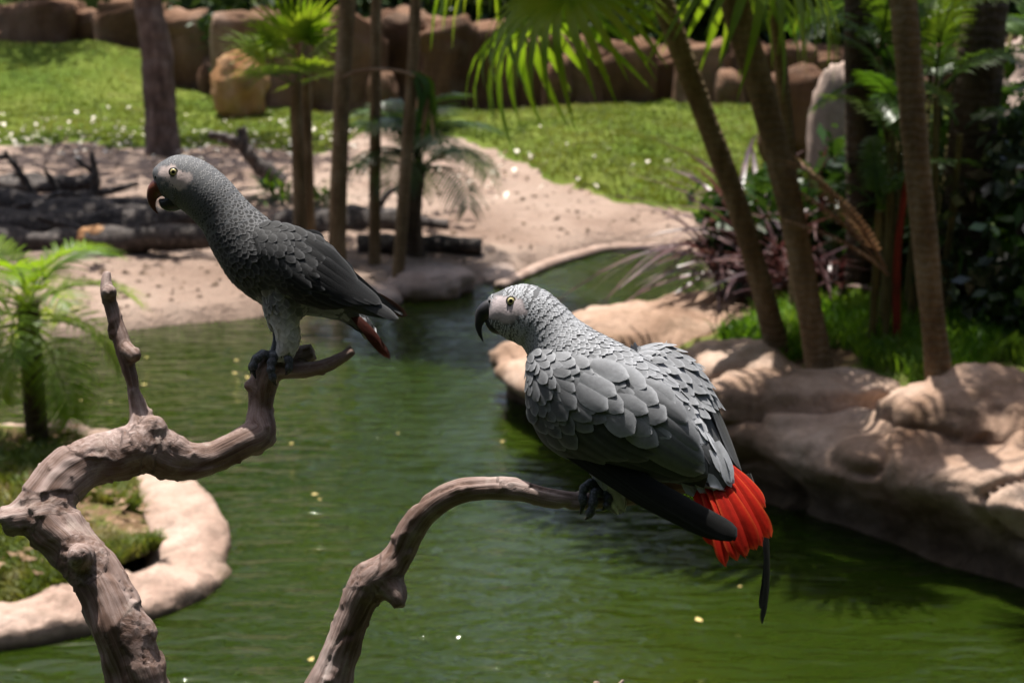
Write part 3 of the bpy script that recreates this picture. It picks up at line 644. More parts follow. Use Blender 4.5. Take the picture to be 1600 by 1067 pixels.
# dark understorey behind the palms
for j, (px, py, rx, rz, lab) in enumerate([(1395, 445, .5, .5, 'dark dense bush behind the cane palms'), (1460, 450, .55, .6, 'tall dark bush between the two dark palm trunks'), (1215, 425, .4, .32, 'dark bush behind the purple shrubs'), (1600, 470, .8, .6, 'dark bush behind the glossy leaved one')]):
    p = bz(px, py); root = tag(empty('dark_bush', p), lab, 'bush', 'dark bushes at the rear of the bank')
    child('stem', trunk_mesh('stem', np.array([p-[0, 0, .1], p+[0, 0, .3]]), .03, .015, MT['dark_trunk'], 7), root)
    child('foliage', leafcloud('foliage', p+[0, .15, rz*.75], (rx, .45, rz), 90, 18, .13, MT['dark_leaf'], 30+j), root)
for (x, y, lab, s) in [(1560, 470, 'fan palm seedling sprouting by the broad dark trunk', .8)]:
    b = bz(x, y); palm('fan_palm_seedling', b, [b+[0, 0, .12]], .02, .02, MT['dark_trunk'], FAN, 7, lab, 'fan palm seedlings', (.1, 1.1), (s*.7, s), 0, 9)
world_boulder(1300, 345, 9.4, 92, 240, MT['pale_rock'], 3.1, 'tall pale boulder standing behind the palm clump', 2.6, .07)
world_boulder(1580, 330, 11.0, 170, 190, MT['pale_rock'], 8.1, 'big pale rock behind the glossy leaved bush', 3.2, .12)
world_boulder(1640, 300, 13.0, 200, 230, MT['pale_rock'], 9.6, 'far pale rock stacked behind the big one', 3.2, .12)
world_boulder(1245, 240, 15.0, 120, 130, MT['wall_rock'], 5.6, 'brown boulder in front of the rock wall behind the palms', 3.0, .12)

# thin palms on the far sand bank
FB = 'thin palms on the sand bank'
def fpalm(bx, by, pts, r, leaf, nfr, lab, tilt, size, seed, **k):
    b = hit(bx, by); palm('thin_palm', b, lean(b, pts), r, r*.9, MT['palm_trunk'], leaf, nfr, lab, FB, tilt, size, 55, seed, **k)
fpalm(470, 395, [(466, 250), (462, 160), (462, 115)], .05, FAN2, 8, 'short thin palm topped by a bright sunlit fan crown', (-.1, 1.25), (.55, .72), 21, azi=[-1.6, -.6, -2.6, .2, 2.9, -1.1, -2.1, 1.2, -.2])
fpalm(484, 372, [(480, 220), (478, 100), (476, -60), (474, -240), (472, -460)], .045, FAN3, 7, 'thin palm standing close behind the short one', (-.6, 1.0), (.8, 1.), 22)
fpalm(524, 418, [(530, 260), (536, 120), (545, -40), (552, -300), (556, -640)], .062, FAN, 8, 'thickest of the thin palms above the dark logs', (-.6, 1.0), (.9, 1.1), 23)
fpalm(585, 412, [(586, 250), (587, 100), (588, -80), (588, -360), (586, -760)], .042, FAN, 7, 'straight thin palm between the logs and the small date palm', (-.6, 1.0), (.9, 1.1), 24)
fpalm(620, 424, [(634, 260), (645, 100), (652, -60), (662, -300), (668, -620)], .043, FAN, 7, 'thin palm leaning right with a hanging dead frond', (-.6, 1.0), (.9, 1.1), 25)
b = hit(652, 400); palm('date_palm', b, [b+[-.03, 0, .3], b+[0.02, 0, .72]], .075, .06, MT['dark_trunk'], PIND, 20, 'small dark date palm with drooping feather fronds', None, (-.3, 1.1), (1.1, 1.5), 40, 31)
# the dead hanging frond
def dead_frond():
    Y = hit(620, 424)[1]-.05; root = tag(empty('dead_frond', aty(650, 118, Y)), 'dead frond with a bent stalk hanging between the thin palms', 'palm frond')
    C = catmull(np.array([aty(x, y, Y) for x, y in [(536, 122), (556, 113), (590, 109), (625, 112), (650, 120)]]), 20); V, F, *_ = tube(C, np.full(20, .012), 6); child('stalk', mesh('stalk', V, F, MT['dry_leaf']), root)
    rg = random.Random(5)
    for i in range(12):
        a = aty(646+rg.uniform(-4, 10), 116+rg.uniform(-4, 8), Y); e = aty(662+rg.uniform(-14, 22), 185+rg.uniform(-25, 40), Y+rg.uniform(-.1, .1)); m = a*.5+e*.5+[.04, 0, .05]
        C = catmull(np.array([a, m, e]), 7); V, F = ribbon(C, .05*np.array([.4, .8, 1, .9, .7, .4, .05]), np.array([1., 0, 0]), np.array([0, -1., 0]), .3)
        child('leaflet', mesh('leaflet', V, F, MT['dry_leaf'] if i % 3 == 0 else MT['fan_leaf']), root)
dead_frond()
# palm on the island
b = gz(58, 688, .09); palm('date_palm', b, [aty(52, 600, b[1]), aty(46, 520, b[1]), aty(44, 470, b[1])], .055, .05, MT['dark_trunk'], PINS, 19, 'young feather palm with a rough dark trunk on the cement-rimmed island', None, (-1.0, .45), (.85, 1.15), 45, 41, flare=.1)
# broadleaf trunks on the lawn, with crowns above the frame
def tree(name, base, pts, r0, r1, crown, rad, ncl, nper, size, label, seed, group=None, bark='tree_bark', leaf='tree_leaf', limbs=6):
    root = tag(empty(name, base), label, 'tree', group); C = np.array([np.array(base)-[0, 0, .2]]+list(pts)); rg = random.Random(seed)
    tr = child('trunk', trunk_mesh('trunk', C, r0, r1, MT[bark], 16, .10, .45), root)
    for i in range(limbs):
        e = np.array(crown)+np.array([math.cos(i*2.4)*rad[0]*.7, math.sin(i*2.4)*rad[1]*.7, rg.uniform(-.2, .6)*rad[2]]); s = C[-1]; m = (s+e)/2+[0, 0, .15*rad[2]]
        child('limb', trunk_mesh('limb', np.array([s-[0, 0, .1], m, e]), r1*.6, r1*.15, MT[bark], 8, .08, 0), root)
    child('crown', leafcloud('crown', crown, rad, ncl, nper, size, MT[leaf], seed), root)
    return root
b = hit(256, 245); t3 = aty(236, -160, b[1]); tree('lawn_tree', b, [aty(250, 170, b[1]), aty(244, 70, b[1]), aty(232, 0, b[1]), t3], .20, .15, t3+[-.6, 1.0, 3.0], (2.0, 1.8, 1.3), 90, 26, .26, 'mottled tree trunk at the edge of the lawn by the sand', 3)
b = hit(106, 84); t3 = aty(104, -120, b[1]); tree('lawn_tree', b, [aty(105, 40, b[1]), t3], .13, .11, t3+[0, .3, 4.2], (.9, .9, 2.4), 60, 24, .26, 'slim grey trunk on the crest of the grassy mound', 4)
tree('lawn_tree', (-10.2, 27.6, 1.0), [(-10.2, 27.7, 4), (-10.1, 27.8, 7)], .2, .14, (-10.0, 27.8, 7.6), (1.6, 1.6, 1.4), 80, 26, .26, 'tall lawn tree shading the far end of the grassy mound', 14)
# shade tree left of the frame, whose shadow lies across the sand
tree('shade_tree', (-6.6, 12.6, .2), [(-6.5, 12.7, 1.5), (-6.2, 12.9, 3.0)], .2, .14, (-3.9, 13.2, 4.2), (2.6, 1.5, .8), 120, 28, .24, 'spreading tree whose crown shades the sand and the log pile', 8)
# wood behind the wall
def wood():
    ms = []
    for k in range(4): ms.append(leafcloud('crown', (0, 0, 0), (3.6, 3.2, 4.2), 170, 26, .62, MT['tree_leaf'], 60+k, .35))
    lim = trunk_mesh('limb', np.array([(0, 0, 0), (.8, 0, 1.6), (2.0, .2, 2.6)]), .14, .04, MT['dark_trunk'], 8, .08, 0)
    rg = random.Random(12); i = 0
    for (x, y, h, s) in [(-18, 38, 9, 1.2), (-13.5, 38.5, 10, 1.25), (-10.3, 37.5, 9, 1.15), (-8.6, 34, 8, .9), (-15, 39, 12, 1.5), (-11.5, 39.5, 13, 1.6), (-23, 36, 11, 1.5), (3.9, 29.5, 5.6, .8), (5.8, 27.2, 6.4, 1.0), (9.3, 28, 7.4, 1.15), (13.6, 29, 8, 1.2), (18.5, 30, 9, 1.4), (6.8, 34, 11, 1.5), (12.5, 36, 12, 1.6), ]:
        z = float(ground(x, y)); root = empty('woodland_tree', (x, y, z)); tag(root, 'dark leafy woodland tree behind the rock wall', 'tree', 'woodland trees behind the rock wall')
        child('trunk', trunk_mesh('trunk', np.array([(x, y, z-.3), (x+.1, y, z+h*.4), (x, y, z+h*.8)]), .22*s, .10*s, MT['dark_trunk'], 10, .1, .4), root)
        for j in range(3):
            l = obj('limb', lim, root); l.location = (0, 0, h*.45+j*.5); l.rotation_euler[2] = j*2.2+i; l.scale = (s, s, s)
        c = obj('crown', ms[i % 4], root); c.location = (0, 0, h*.72); c.rotation_euler[2] = rg.random()*6; c.scale = (s, s, s*h/8/s*1.0 if h > 7 else s); i += 1
    # unseen trees added behind the camera to cut sky fill on camera-facing sides
    for (x, y, h, s) in [(-9, -6.5, 10, 1.4), (-4.5, -7, 11, 1.45), (0.5, -6.8, 10.5, 1.4), (5.5, -7, 11, 1.45), (10.5, -5, 10, 1.4), (14, 1, 9, 1.3), (-12, -1.5, 8, 1.1), (0, -13, 12, 1.7), (-9, -14, 12, 1.7), (9, -14, 12, 1.7)]:
        root = empty('fill_block_tree', (x, y, -.9)); tag(root, 'leafy tree added behind the viewpoint to block sky light', 'tree', 'trees added behind the viewpoint to block sky light')
        child('trunk', trunk_mesh('trunk', np.array([(x, y, -1.1), (x+.1, y, h*.4), (x, y, h*.8)]), .22*s, .10*s, MT['dark_trunk'], 10, .1, .4), root)
        c = obj('crown', ms[i % 4], root); c.location = (0, 0, h*.62); c.rotation_euler[2] = rg.random()*6; c.scale = (s, s, s*1.1); i += 1
    # shrubs just behind the wall
    sm = [leafcloud('foliage', (0, 0, .7), (1.3, .9, .95), 70, 22, .28, MT['tree_leaf'], 80+k, .3) for k in range(3)]
    stm = trunk_mesh('stem', np.array([(0, 0, -.2), (0, 0, .4), (.1, 0, .9)]), .06, .03, MT['dark_trunk'], 7, .05, .2)
    for j, x in enumerate(np.arange(-13, 14, 1.45)):
        y = float(wallY(x))+1.9+rg.uniform(-.2, .9)
        if x < -6.5 and j % 2: continue
        z = float(ground(x, y)); root = tag(empty('wall_shrub', (x, y, z)), 'dark green shrub growing along the top of the rock wall', 'shrub', 'shrubs behind the rock wall')
        obj('stem', stm, root); c = obj('foliage', sm[j % 3], root); c.rotation_euler[2] = rg.random()*6; s = rg.uniform(.8, 1.25); c.scale = (s, s, s)
wood()

# ------------------------------------------------------------------ logs and dead branches on the sand
def log(pts, r0, r1, label, Yoff=0.0, name='log', group='logs piled on the sand', lift=0.0):
    """pts in pixels; the first one or two are taken to touch the ground"""
    g = hit(*pts[0][:2]); Y = g[1]+Yoff; W = np.array([aty(p[0], p[1], Y+(p[2] if len(p) > 2 else 0)) for p in pts])
    W[:, 2] = np.maximum(W[:, 2], ground(W[:, 0], W[:, 1])+lift*0+r1*.5)
    root = W[0].copy(); C = catmull(W, 40); rad = np.linspace(r0, r1, 40)*(1+.12*fbm(C*5+r0*50, 3)); V, F, *_ = tube(C, rad, 12)
    C3 = np.vstack([np.repeat(C, 12, 0), C[:1], C[-1:]]); V = C3+(V-C3)*(1+.45*fbm(V*np.array([3., 6, 6]), 4))[:, None]+.35*r0*fbm(C3*2.2+r0*99, 2)[:, None]*np.array([.2, .5, 1])
    o = obj(name, mesh(name, V-root, F, MT['log'])); o.location = root; tag(o, label, 'log', group); return o
G2 = 'logs piled on the sand'
log([(-60, 372), (60, 362), (160, 350), (215, 356)], .14, .10, 'thick dark log lying lowest in the log pile')
log([(-80, 330), (40, 318), (130, 325), (240, 352)], .11, .07, 'long dark log sloping across the log pile', .15)
log([(60, 352), (150, 326), (230, 332), (340, 345)], .12, .08, 'grey topped log running from the log pile toward the thin palms', .25)
log([(-40, 312), (50, 298), (110, 290), (150, 280)], .10, .085, 'upper log with a blunt cut end in the log pile', .5)
log([(-70, 345), (-10, 352), (50, 372), (90, 395)], .07, .05, 'short reddish log tipped toward the water', -.1)
log([(140, 392), (260, 376), (370, 368), (420, 372)], .11, .08, 'half buried log on the sand nearest the waterline')
log([(430, 372), (520, 360), (590, 356), (640, 372)], .13, .10, 'stout dark log behind the thin palms', .1)
log([(560, 392), (640, 380), (700, 392), (752, 408)], .10, .06, 'blackened log pointing at the water beside the date palm')
log([(600, 350), (650, 345), (700, 372)], .07, .05, 'short dark log leaning behind the date palm', .1)
def deadbranch(name, parts, label, r=.03):
    g = hit(*parts[0][0]); A = Acc()
    for k, pl in enumerate(parts):
        W = np.array([aty(p[0], p[1], g[1]) for p in pl]); C = catmull(W, 24); V, F, *_ = tube(C, np.linspace(r*(1 if k == 0 else .7), r*.35, 24), 9); A.add(V+.2*r*fbm(V*20, 2)[:, None]-g, F)
    o = obj(name, A.mesh(name, MT['log'])); o.location = g; tag(o, label, 'branch', 'dead branches on the sand')
log([(-90, 400), (10, 385), (110, 378), (200, 388)], .11, .07, 'broad low log at the water side of the log pile', .0)
log([(180, 368), (270, 345), (340, 335), (400, 348)], .10, .07, 'dark log lying between the log pile and the thin palms', .2)
log([(-90, 312), (0, 325), (80, 345), (150, 362)], .12, .08, 'log lying crosswise over the log pile', .3)
deadbranch('dead_branch', [[(442, 288), (410, 262), (385, 232), (375, 200)], [(392, 240), (360, 218), (326, 209)]], 'forked dead branch sticking up at the edge of the lawn', .11)
deadbranch('dead_branch', [[(52, 312), (38, 280), (18, 252), (8, 236)], [(24, 258), (10, 246), (-6, 246)]], 'thin bent twig rising from the end of the log pile farthest from the palms', .05)
deadbranch('dead_branch', [[(96, 305), (80, 280), (68, 262)]], 'short straight twig between two upright ones on the logs', .045)
deadbranch('dead_branch', [[(150, 318), (148, 280), (146, 255), (143, 238)], [(148, 272), (132, 258), (118, 249)]], 'forked upright twig at the cut end of the upper log', .05)
deadbranch('dead_branch', [[(590, 330), (605, 305), (630, 290), (660, 288)]], 'thin curved dead branch beside the date palm', .03)
rgl = random.Random(19)
for j, lab in enumerate(['thin bleached stick lying on top of the log pile', 'thin dark pole resting across the thick lowest log', 'bent thin branch at the right end of the log pile', 'crooked thin branch beside the reddish stone', 'slender pole pointing at the lawn from the log pile', 'short thin stick in front of the log pile', 'long thin branch along the foot of the logs']):
    x0 = rgl.uniform(-30, 260); y0 = rgl.uniform(312, 385); dx = rgl.uniform(60, 150)*rgl.choice([-1, 1]); log([(x0, y0), (x0+dx*.5, y0-rgl.uniform(5, 30)), (x0+dx, y0-rgl.uniform(-5, 32))], rgl.uniform(.035, .06), .02, lab, rgl.uniform(0, .3))
o = boulder('shore_stone', 150, 395, 70, 40, MT['orange_rock'], 6.4, 'small reddish stone in front of the log pile', .8)
# edging rocks along the waterline
for (px, py, wp, hp, s, lab) in [(668, 462, 150, 42, 2.0, 'long rounded grey rock at the waterline below the thin palms'), (590, 470, 90, 26, 3.4, 'low flat rock at the waterline next to the long rounded one'), (770, 436, 90, 24, 5.0, 'small rock at the corner of the waterline')]:
    p = gz(px, py, .02); o = obj('shore_rock', rockmesh('shore_rock', (wp*9.3/FPX/2, .28, hp*9.3/FPX*1.5), MT['pale_rock'], s, 2.6, .15)); o.location = (p[0], p[1]+.2, -.06); tag(o, lab, 'rock', 'rocks along the waterline')
# concrete edging where the pond narrows
E = catmull(np.array([gz(x, y, .03) for x, y in [(780, 446), (850, 415), (905, 398), (945, 388), (1000, 386), (1050, 389), (1100, 392)]]), 60)
V, F, *_ = tube(E+[0, .03, -.02], np.full(60, .05)*(1+.15*fbm(E*3, 2)), 10); o = obj('pond_kerb', mesh('pond_kerb', V, F, MT['kerb'])); tag(o, 'pale concrete kerb where the pond narrows', 'kerb')
# ferny weeds by the thin palms
for j, (px, py, lab) in enumerate([(430, 318, 'clump of glossy green weeds below the forked dead branch'), (500, 322, 'clump of green weeds at the foot of the thin palms')]):
    strap_plant('weed_clump', hit(px, py)+[0, 0, .02], 40, .30, .04, MT['fan_leaf'], lab, 70+j, 'weeds by the thin palms', 'weeds', (.2, 1.3), .5)
# floating petals on the pond
rg = random.Random(77)
pm = mesh('floating_petal', [(.016, 0, .004), (.004, .010, .001), (-.016, 0, .004), (.002, -.010, .001)], [(0, 1, 2, 3)], MT['yellow_petal'], False)
for k in range(34):
    px, py = rg.uniform(20, 1250), rg.uniform(545, 1040)
    if k < 14: px, py = rg.uniform(150, 560), rg.uniform(545, 720)
    p = gz(px, py)
    if bank_sd(np.array([p[0]]), np.array([p[1]]))[0] > -.2 or (px < 420 and py > 650): continue
    o = obj('floating_petal', pm); o.location = (p[0], p[1], .002); o.rotation_euler[2] = rg.random()*6; s = rg.uniform(.5, 1.4); o.scale = (s, s, s); tag(o, 'tiny yellowish petal floating on the green pond', 'petal', 'petals floating on the pond')
#PART4
# ------------------------------------------------------------------ driftwood perch (one piece, standing in the pond)
def drift_path(pts, n):
    """pts = (px, py, depth, radius px) -> dense centres and radii in metres"""
    W = np.array([np.r_[at(p[0], p[1], p[2]), p[3]*p[2]/FPX] for p in pts]); K = catmull(W, n); return K[:, :3], K[:, 3]
DRIFT = [
    [(365, 1480, 1.40, 62), (300, 1270, 1.38, 54), (240, 1130, 1.37, 48), (212, 1060, 1.36, 45), (186, 985, 1.36, 45), (152, 905, 1.37, 41), (112, 848, 1.38, 40), (75, 805, 1.39, 43), (88, 765, 1.40, 42), (130, 728, 1.42, 41), (180, 712, 1.44, 41), (232, 700, 1.45, 40), (285, 722, 1.46, 32), (335, 714, 1.47, 25), (385, 690, 1.48, 24), (408, 676, 1.49, 25), (407, 640, 1.50, 20), (410, 605, 1.50, 22), (421, 577, 1.50, 23), (445, 566, 1.505, 17), (470, 556, 1.51, 16), (491, 549, 1.51, 14)],
    [(85, 795, 1.39, 38), (45, 806, 1.385, 30), (4, 815, 1.38, 25)],
    [(232, 705, 1.45, 32), (224, 668, 1.452, 24), (215, 630, 1.455, 15), (202, 575, 1.46, 13.5), (190, 530, 1.465, 13), (176, 485, 1.47, 11), (167, 452, 1.47, 10.5), (167, 424, 1.475, 7)],
    [(200, 545, 1.46, 12), (207, 552, 1.45, 13), (214, 562, 1.445, 10)],
    [(168, 462, 1.47, 11), (171, 457, 1.465, 12), (176, 462, 1.46, 8)],
    [(232, 690, 1.45, 22), (243, 668, 1.44, 20), (250, 661, 1.435, 12)],
    [(158, 700, 1.43, 20), (150, 690, 1.425, 15), (143, 688, 1.42, 7)],
    [(425, 578, 1.50, 15), (470, 578, 1.495, 12.5), (505, 572, 1.49, 11), (532, 560, 1.49, 10.5), (553, 546, 1.49, 9)],
    [(395, 600, 1.50, 10), (389, 603, 1.495, 9), (384, 600, 1.49, 6)],
    [(130, 880, 1.375, 22), (124, 868, 1.34, 20), (118, 866, 1.33, 9)],
    [(205, 985, 1.36, 30), (226, 990, 1.355, 22), (236, 992, 1.35, 9)],
    [(365, 1480, 1.40, 60), (420, 1310, 1.38, 50), (470, 1190, 1.36, 42), (510, 1085, 1.34, 37), (535, 1010, 1.335, 31), (556, 955, 1.33, 30), (578, 912, 1.325, 33), (602, 893, 1.32, 30), (622, 868, 1.32, 24), (640, 832, 1.315, 23), (664, 800, 1.31, 22.5), (700, 775, 1.305, 21), (745, 764, 1.30, 19), (800, 764, 1.30, 18.5), (850, 776, 1.30, 15.5), (915, 783, 1.30, 14), (980, 777, 1.30, 13.5), (1040, 763, 1.305, 13.5), (1085, 755, 1.31, 12)],
    [(600, 905, 1.32, 26), (618, 928, 1.315, 20), (624, 950, 1.31, 10)],
    [(570, 900, 1.325, 24), (570, 888, 1.32, 14), (575, 880, 1.318, 6)],
    [(790, 757, 1.30, 10), (803, 752, 1.298, 8), (815, 754, 1.298, 4)],
    [(430, 1300, 1.39, 30), (640, 1240, 1.37, 22), (840, 1180, 1.35, 14), (915, 1100, 1.35, 9), (935, 1062, 1.35, 5)],
    [(905, 1115, 1.35, 8), (950, 1085, 1.35, 6), (976, 1061, 1.35, 4)],
]
def driftwood():
    Vs = []; F = []; k = 0; cs = []; ss = []; rs = []; fr = []
    base = at(365, 1480, 1.40)
    paths = [drift_path(p, 26*len(p)) for p in DRIFT]
    n = 60; t = np.linspace(0, 1, n)
    C = np.stack([base[0]+.06*np.sin(t*3), base[1]+.10*t, base[2]+.05+(-.75-base[2])*t], -1); paths.append((C, .040+.03*t))
    s0 = 0
    for C, rad in paths:
        V, f, T, N, B = tube(C, rad, 18); Vs.append(V); F += [tuple(i+k for i in q) for q in f]; k += len(V)
        s = np.cumsum(np.r_[0, np.linalg.norm(np.diff(C, axis=0), axis=1)])+s0; s0 += 3
        cs.append(C); ss.append(s); rs.append(rad); fr.append(np.stack([T, N, B], 1))
    V, P, Nn = remesh(np.vstack(Vs), F, .0026, 5)
    from mathutils.kdtree import KDTree
    AC = np.vstack(cs); AS = np.concatenate(ss); AR = np.concatenate(rs); AF = np.vstack(fr)
    kd = KDTree(len(AC))
    for i, c in enumerate(AC): kd.insert(c, i)
    kd.balance(); idx = np.array([kd.find(v)[1] for v in V])
    d = V-AC[idx]; g = np.stack([AS[idx]+(d*AF[idx, 0]).sum(1), (d*AF[idx, 1]).sum(1), (d*AF[idx, 2]).sum(1)], -1)
    rr = AR[idx]
    gg = g*np.array([9, 90, 90.]); gg[:, 0] += 2*vnoise(V*30)
    crack = np.abs(vnoise(g*np.array([7, 55, 55.])+4)); 
    disp = rr*(.15*fbm(V*24, 3)+.03*fbm(gg, 3))-.0022*np.exp(-(crack/.05)**2)
    # bark wart bumps here and there
    wart = np.clip(fbm(V*95+7, 2)-.62, 0, 1); disp = disp+wart*.005
    V = V+Nn*disp[:, None]
    root = tag(empty('driftwood_perch', (C[-1][0], C[-1][1], -.75)), 'weathered forked grey-brown driftwood branch on which both parrots perch', 'driftwood')
    child('branch', mesh('branch', V, P, MT['drift'], uvs=g), root)
driftwood()

# ------------------------------------------------------------------ parrots
WDIR = -FWD
class Feathers:
    """feathers laid on a surface; each a small cambered vane"""
    def __init__(s): s.V = []; s.F = []; s.C = []; s.G = []; s.n = 0
    def put(s, V, col, na, nb, G):
        s.F += [tuple(i+s.n for i in f) for f in gridF(na, nb)]
        s.V.append(V.reshape(-1, 3)); s.C.append(col.reshape(-1, 3)); s.G.append(G.reshape(-1, 3)); s.n += na*nb
    def mesh(s, name, mat): return mesh(name, np.vstack(s.V), s.F, mat, True, np.vstack(s.C), np.vstack(s.G))
def vane(na, nb, tipround=.55):
    t = np.linspace(0, 1, na)[:, None]; q = np.linspace(-1, 1, nb)[None]
    wp = np.where(t < tipround, .55+.45*np.sin(np.clip(t/tipround, 0, 1)*math.pi/2), np.sqrt(np.clip(1-((t-tipround)/(1-tipround+1e-6))**2*.985, 0, 1)))
    return t+0*q, q+0*t, wp+0*q
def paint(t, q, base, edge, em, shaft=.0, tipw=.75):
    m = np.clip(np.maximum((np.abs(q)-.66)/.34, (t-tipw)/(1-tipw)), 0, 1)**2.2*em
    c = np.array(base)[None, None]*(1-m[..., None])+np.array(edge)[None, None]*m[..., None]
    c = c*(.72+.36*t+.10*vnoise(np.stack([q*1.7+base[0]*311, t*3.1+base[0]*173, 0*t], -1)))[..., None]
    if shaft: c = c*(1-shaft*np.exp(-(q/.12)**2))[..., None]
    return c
def loft(spec, D, n, nth):
    W = np.array([np.r_[at(p[0], p[1], D-p[2]/100), p[3]*D/FPX, p[4]] for p in spec]); K = catmull(W, n)
    V, F, T, N, B = tube(K[:, :3], np.maximum(K[:, 3], 1e-4), nth, K[:, 4], WDIR)
    return dict(C=K[:, :3], r=K[:, 3], kd=K[:, 4], T=T, N=N, B=B, V=V, F=F)
class Patch:
    """wing surface from rows of (lower, mid, upper) control points"""
    def __init__(s, rows, D):
        s.K = np.array([[at(p[0], p[1], D-p[2]/100) for p in r] for r in rows]); s.m = len(rows)
    def P(s, a, b):
        a = np.asarray(a, float)+0*np.asarray(b, float); b = np.asarray(b, float)+0*a
        ac = np.clip(a, 0, 1); u = ac*(s.m-1-1e-6); i = u.astype(int); t = (u-i)[..., None]
        g = lambda j: s.K[np.clip(j, 0, s.m-1)]
        t = t[..., None]; p0, p1, p2, p3 = g(i-1), g(i), g(i+1), g(i+2)
        Q = 0.5*((2*p1)+(-p0+p2)*t+(2*p0-5*p1+4*p2-p3)*t*t+(-p0+3*p1-3*p2+p3)*t**3)
        bb = b[..., None]; r = Q[..., 0, :]*(1-bb)*(1-2*bb)+Q[..., 1, :]*4*bb*(1-bb)+Q[..., 2, :]*bb*(2*bb-1)
        ov = (a-ac)[..., None]
        if np.any(ov != 0): r = r+ov*(s.K[-1, 1]-s.K[-3, 1])*(s.m-1)/2
        return r
    def frame(s, a, b):
        e = .004; pa = (s.P(a+e, b)-s.P(a-e, b))/(2*e); pb = (s.P(a, b+e)-s.P(a, b-e))/(2*e)
        N = norm(np.cross(pa, pb)); sg = np.sign((N*WDIR).sum(-1, keepdims=True)); return s.P(a, b), pa, pb, N*np.where(sg == 0, 1, sg)
def pfeather(FA, pt, a0, b0, a1, b1, W, lift, col, edge, em=.5, na=9, nb=5, camber=.12, sgn=1, shaft=.25, tipr=.6, bend=0.0):
    """feather lying on a wing patch from (a0,b0) to (a1,b1), W metres wide, lift = (base, tip) metres above it"""
    t, q, wp = vane(na, nb, tipr)
    wp = wp*(1+.07*vnoise(np.stack([t*6+a0*91, q*2.2+b0*57, 0*t+a1*31], -1)))
    a = a0+(a1-a0)*t; bc = b0+(b1-b0)*t+bend*np.sin(t*math.pi)
    _, pa, pb, N = pt.frame(a, np.clip(bc, .02, .98)); sb = norm(pb)
    tp = pt.P(np.array([a0, a1]), np.array([b0, b1])); along = norm(tp[1]-tp[0])
    sd_ = norm(sb-along*(sb*along).sum(-1, keepdims=True))
    cen = pt.P(a, bc)
    V = cen+sd_*(q*wp*W*.5)[..., None]+N*sgn*(lift[0]+(lift[1]-lift[0])*t-camber*W*q*q*wp)[..., None]
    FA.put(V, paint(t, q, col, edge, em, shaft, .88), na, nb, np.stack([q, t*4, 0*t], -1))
def sfeather(FA, base, dirn, nrm, L, W, lift, Rad, col, edge, em, na=5, nb=5, shaft=0.15):
    t, q, wp = vane(na, nb); side = norm(np.cross(nrm, dirn)); x = q*wp*W*.5
    z = -.0006+lift*t-x*x/(2*max(Rad, .004))-(t*L)**2/(2*max(Rad*5, .05))
    V = base+dirn*(t*L)[..., None]+side*x[..., None]+nrm*z[..., None]
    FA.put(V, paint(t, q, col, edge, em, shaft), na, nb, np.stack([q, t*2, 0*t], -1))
def grey(v, warm=0.0): return np.array([v*(.965+warm), v*(1.0+warm*.2), v*(1.075-warm)])
def body_feathers(FA, lf, bvh, rule, rg):
    """rows of overlapping contour feathers along a loft. rule(u, th, p) -> None or dict"""
    C, T = lf['C'], lf['T']; s = np.cumsum(np.r_[0, np.linalg.norm(np.diff(C, axis=0), axis=1)]); tot = s[-1]
    pos = .002; row = 0
    while pos < tot*.985:
        i = int(np.searchsorted(s, pos)); i = min(i, len(C)-1); u = pos/tot
        r = max(lf['r'][i], .003); q0 = rule(u, None, None); W = q0['W']; n = max(6, int(2*math.pi*r*(1+lf['kd'][i])/2/(W*.62)))
        for j in range(n):
            th = 2*math.pi*(j+.5*(row % 2)+rg.uniform(-.22, .22))/n
            p = C[i]+r*(math.cos(th)*lf['N'][i]+lf['kd'][i]*math.sin(th)*lf['B'][i])+T[i]*rg.uniform(-.42, .42)*q0['S']
            h = bvh.find_nearest(Vector(p))
            if h[0] is None: continue
            p = np.array(h[0]); nr = np.array(h[1])
            if nr@(p-C[i]) < 0: nr = -nr
            k = rule(u, th, p)
            if k is None: continue
            d = norm(T[i]-nr*(T[i]@nr)+k.get('skew', 0)*np.cross(nr, T[i])+norm(RNG.normal(size=3))*k.get('jit', .06)); d = norm(d-nr*(d@nr))
            v = rg.uniform(.82, 1.16)
            sfeather(FA, p-d*k['L']*.35, d, nr, k['L']*rg.uniform(.9, 1.12), k['W']*rg.uniform(.9, 1.1), k['lift']*k['L'], r, k['col']*v, k['edge']*rg.uniform(.9, 1.05), k['em'], k.get('na', 5), k.get('nb', 5))
        pos += q0['S']; row += 1
def ellipsoid(name, c, r, mat, ax=None, nu=20, nv=12):
    u = np.linspace(0, 2*math.pi, nu, endpoint=False); v = np.linspace(-math.pi/2, math.pi/2, nv); U, Vv = np.meshgrid(u, v)
    P = np.stack([np.cos(Vv)*np.cos(U)*r[0], np.cos(Vv)*np.sin(U)*r[1], np.sin(Vv)*r[2]], -1)
    if ax is not None: P = P@np.array(ax)
    return mesh(name, P+c, gridF(nv, nu, True), mat)
def disc_cap(c, nrm, r, h, k=20, rings=4):
    nrm = norm(nrm); a = norm(np.cross(nrm, [0.3, .2, 1])); b = np.cross(nrm, a); V = []; th = np.linspace(0, 2*math.pi, k, endpoint=False)
    for i in range(rings+1):
        q = 1-i/rings*.999; V.append(c+r*q*(np.cos(th)[:, None]*a+np.sin(th)[:, None]*b)+nrm*h*(1-q*q))
    return np.array(V).reshape(-1, 3), gridF(rings+1, k, True)
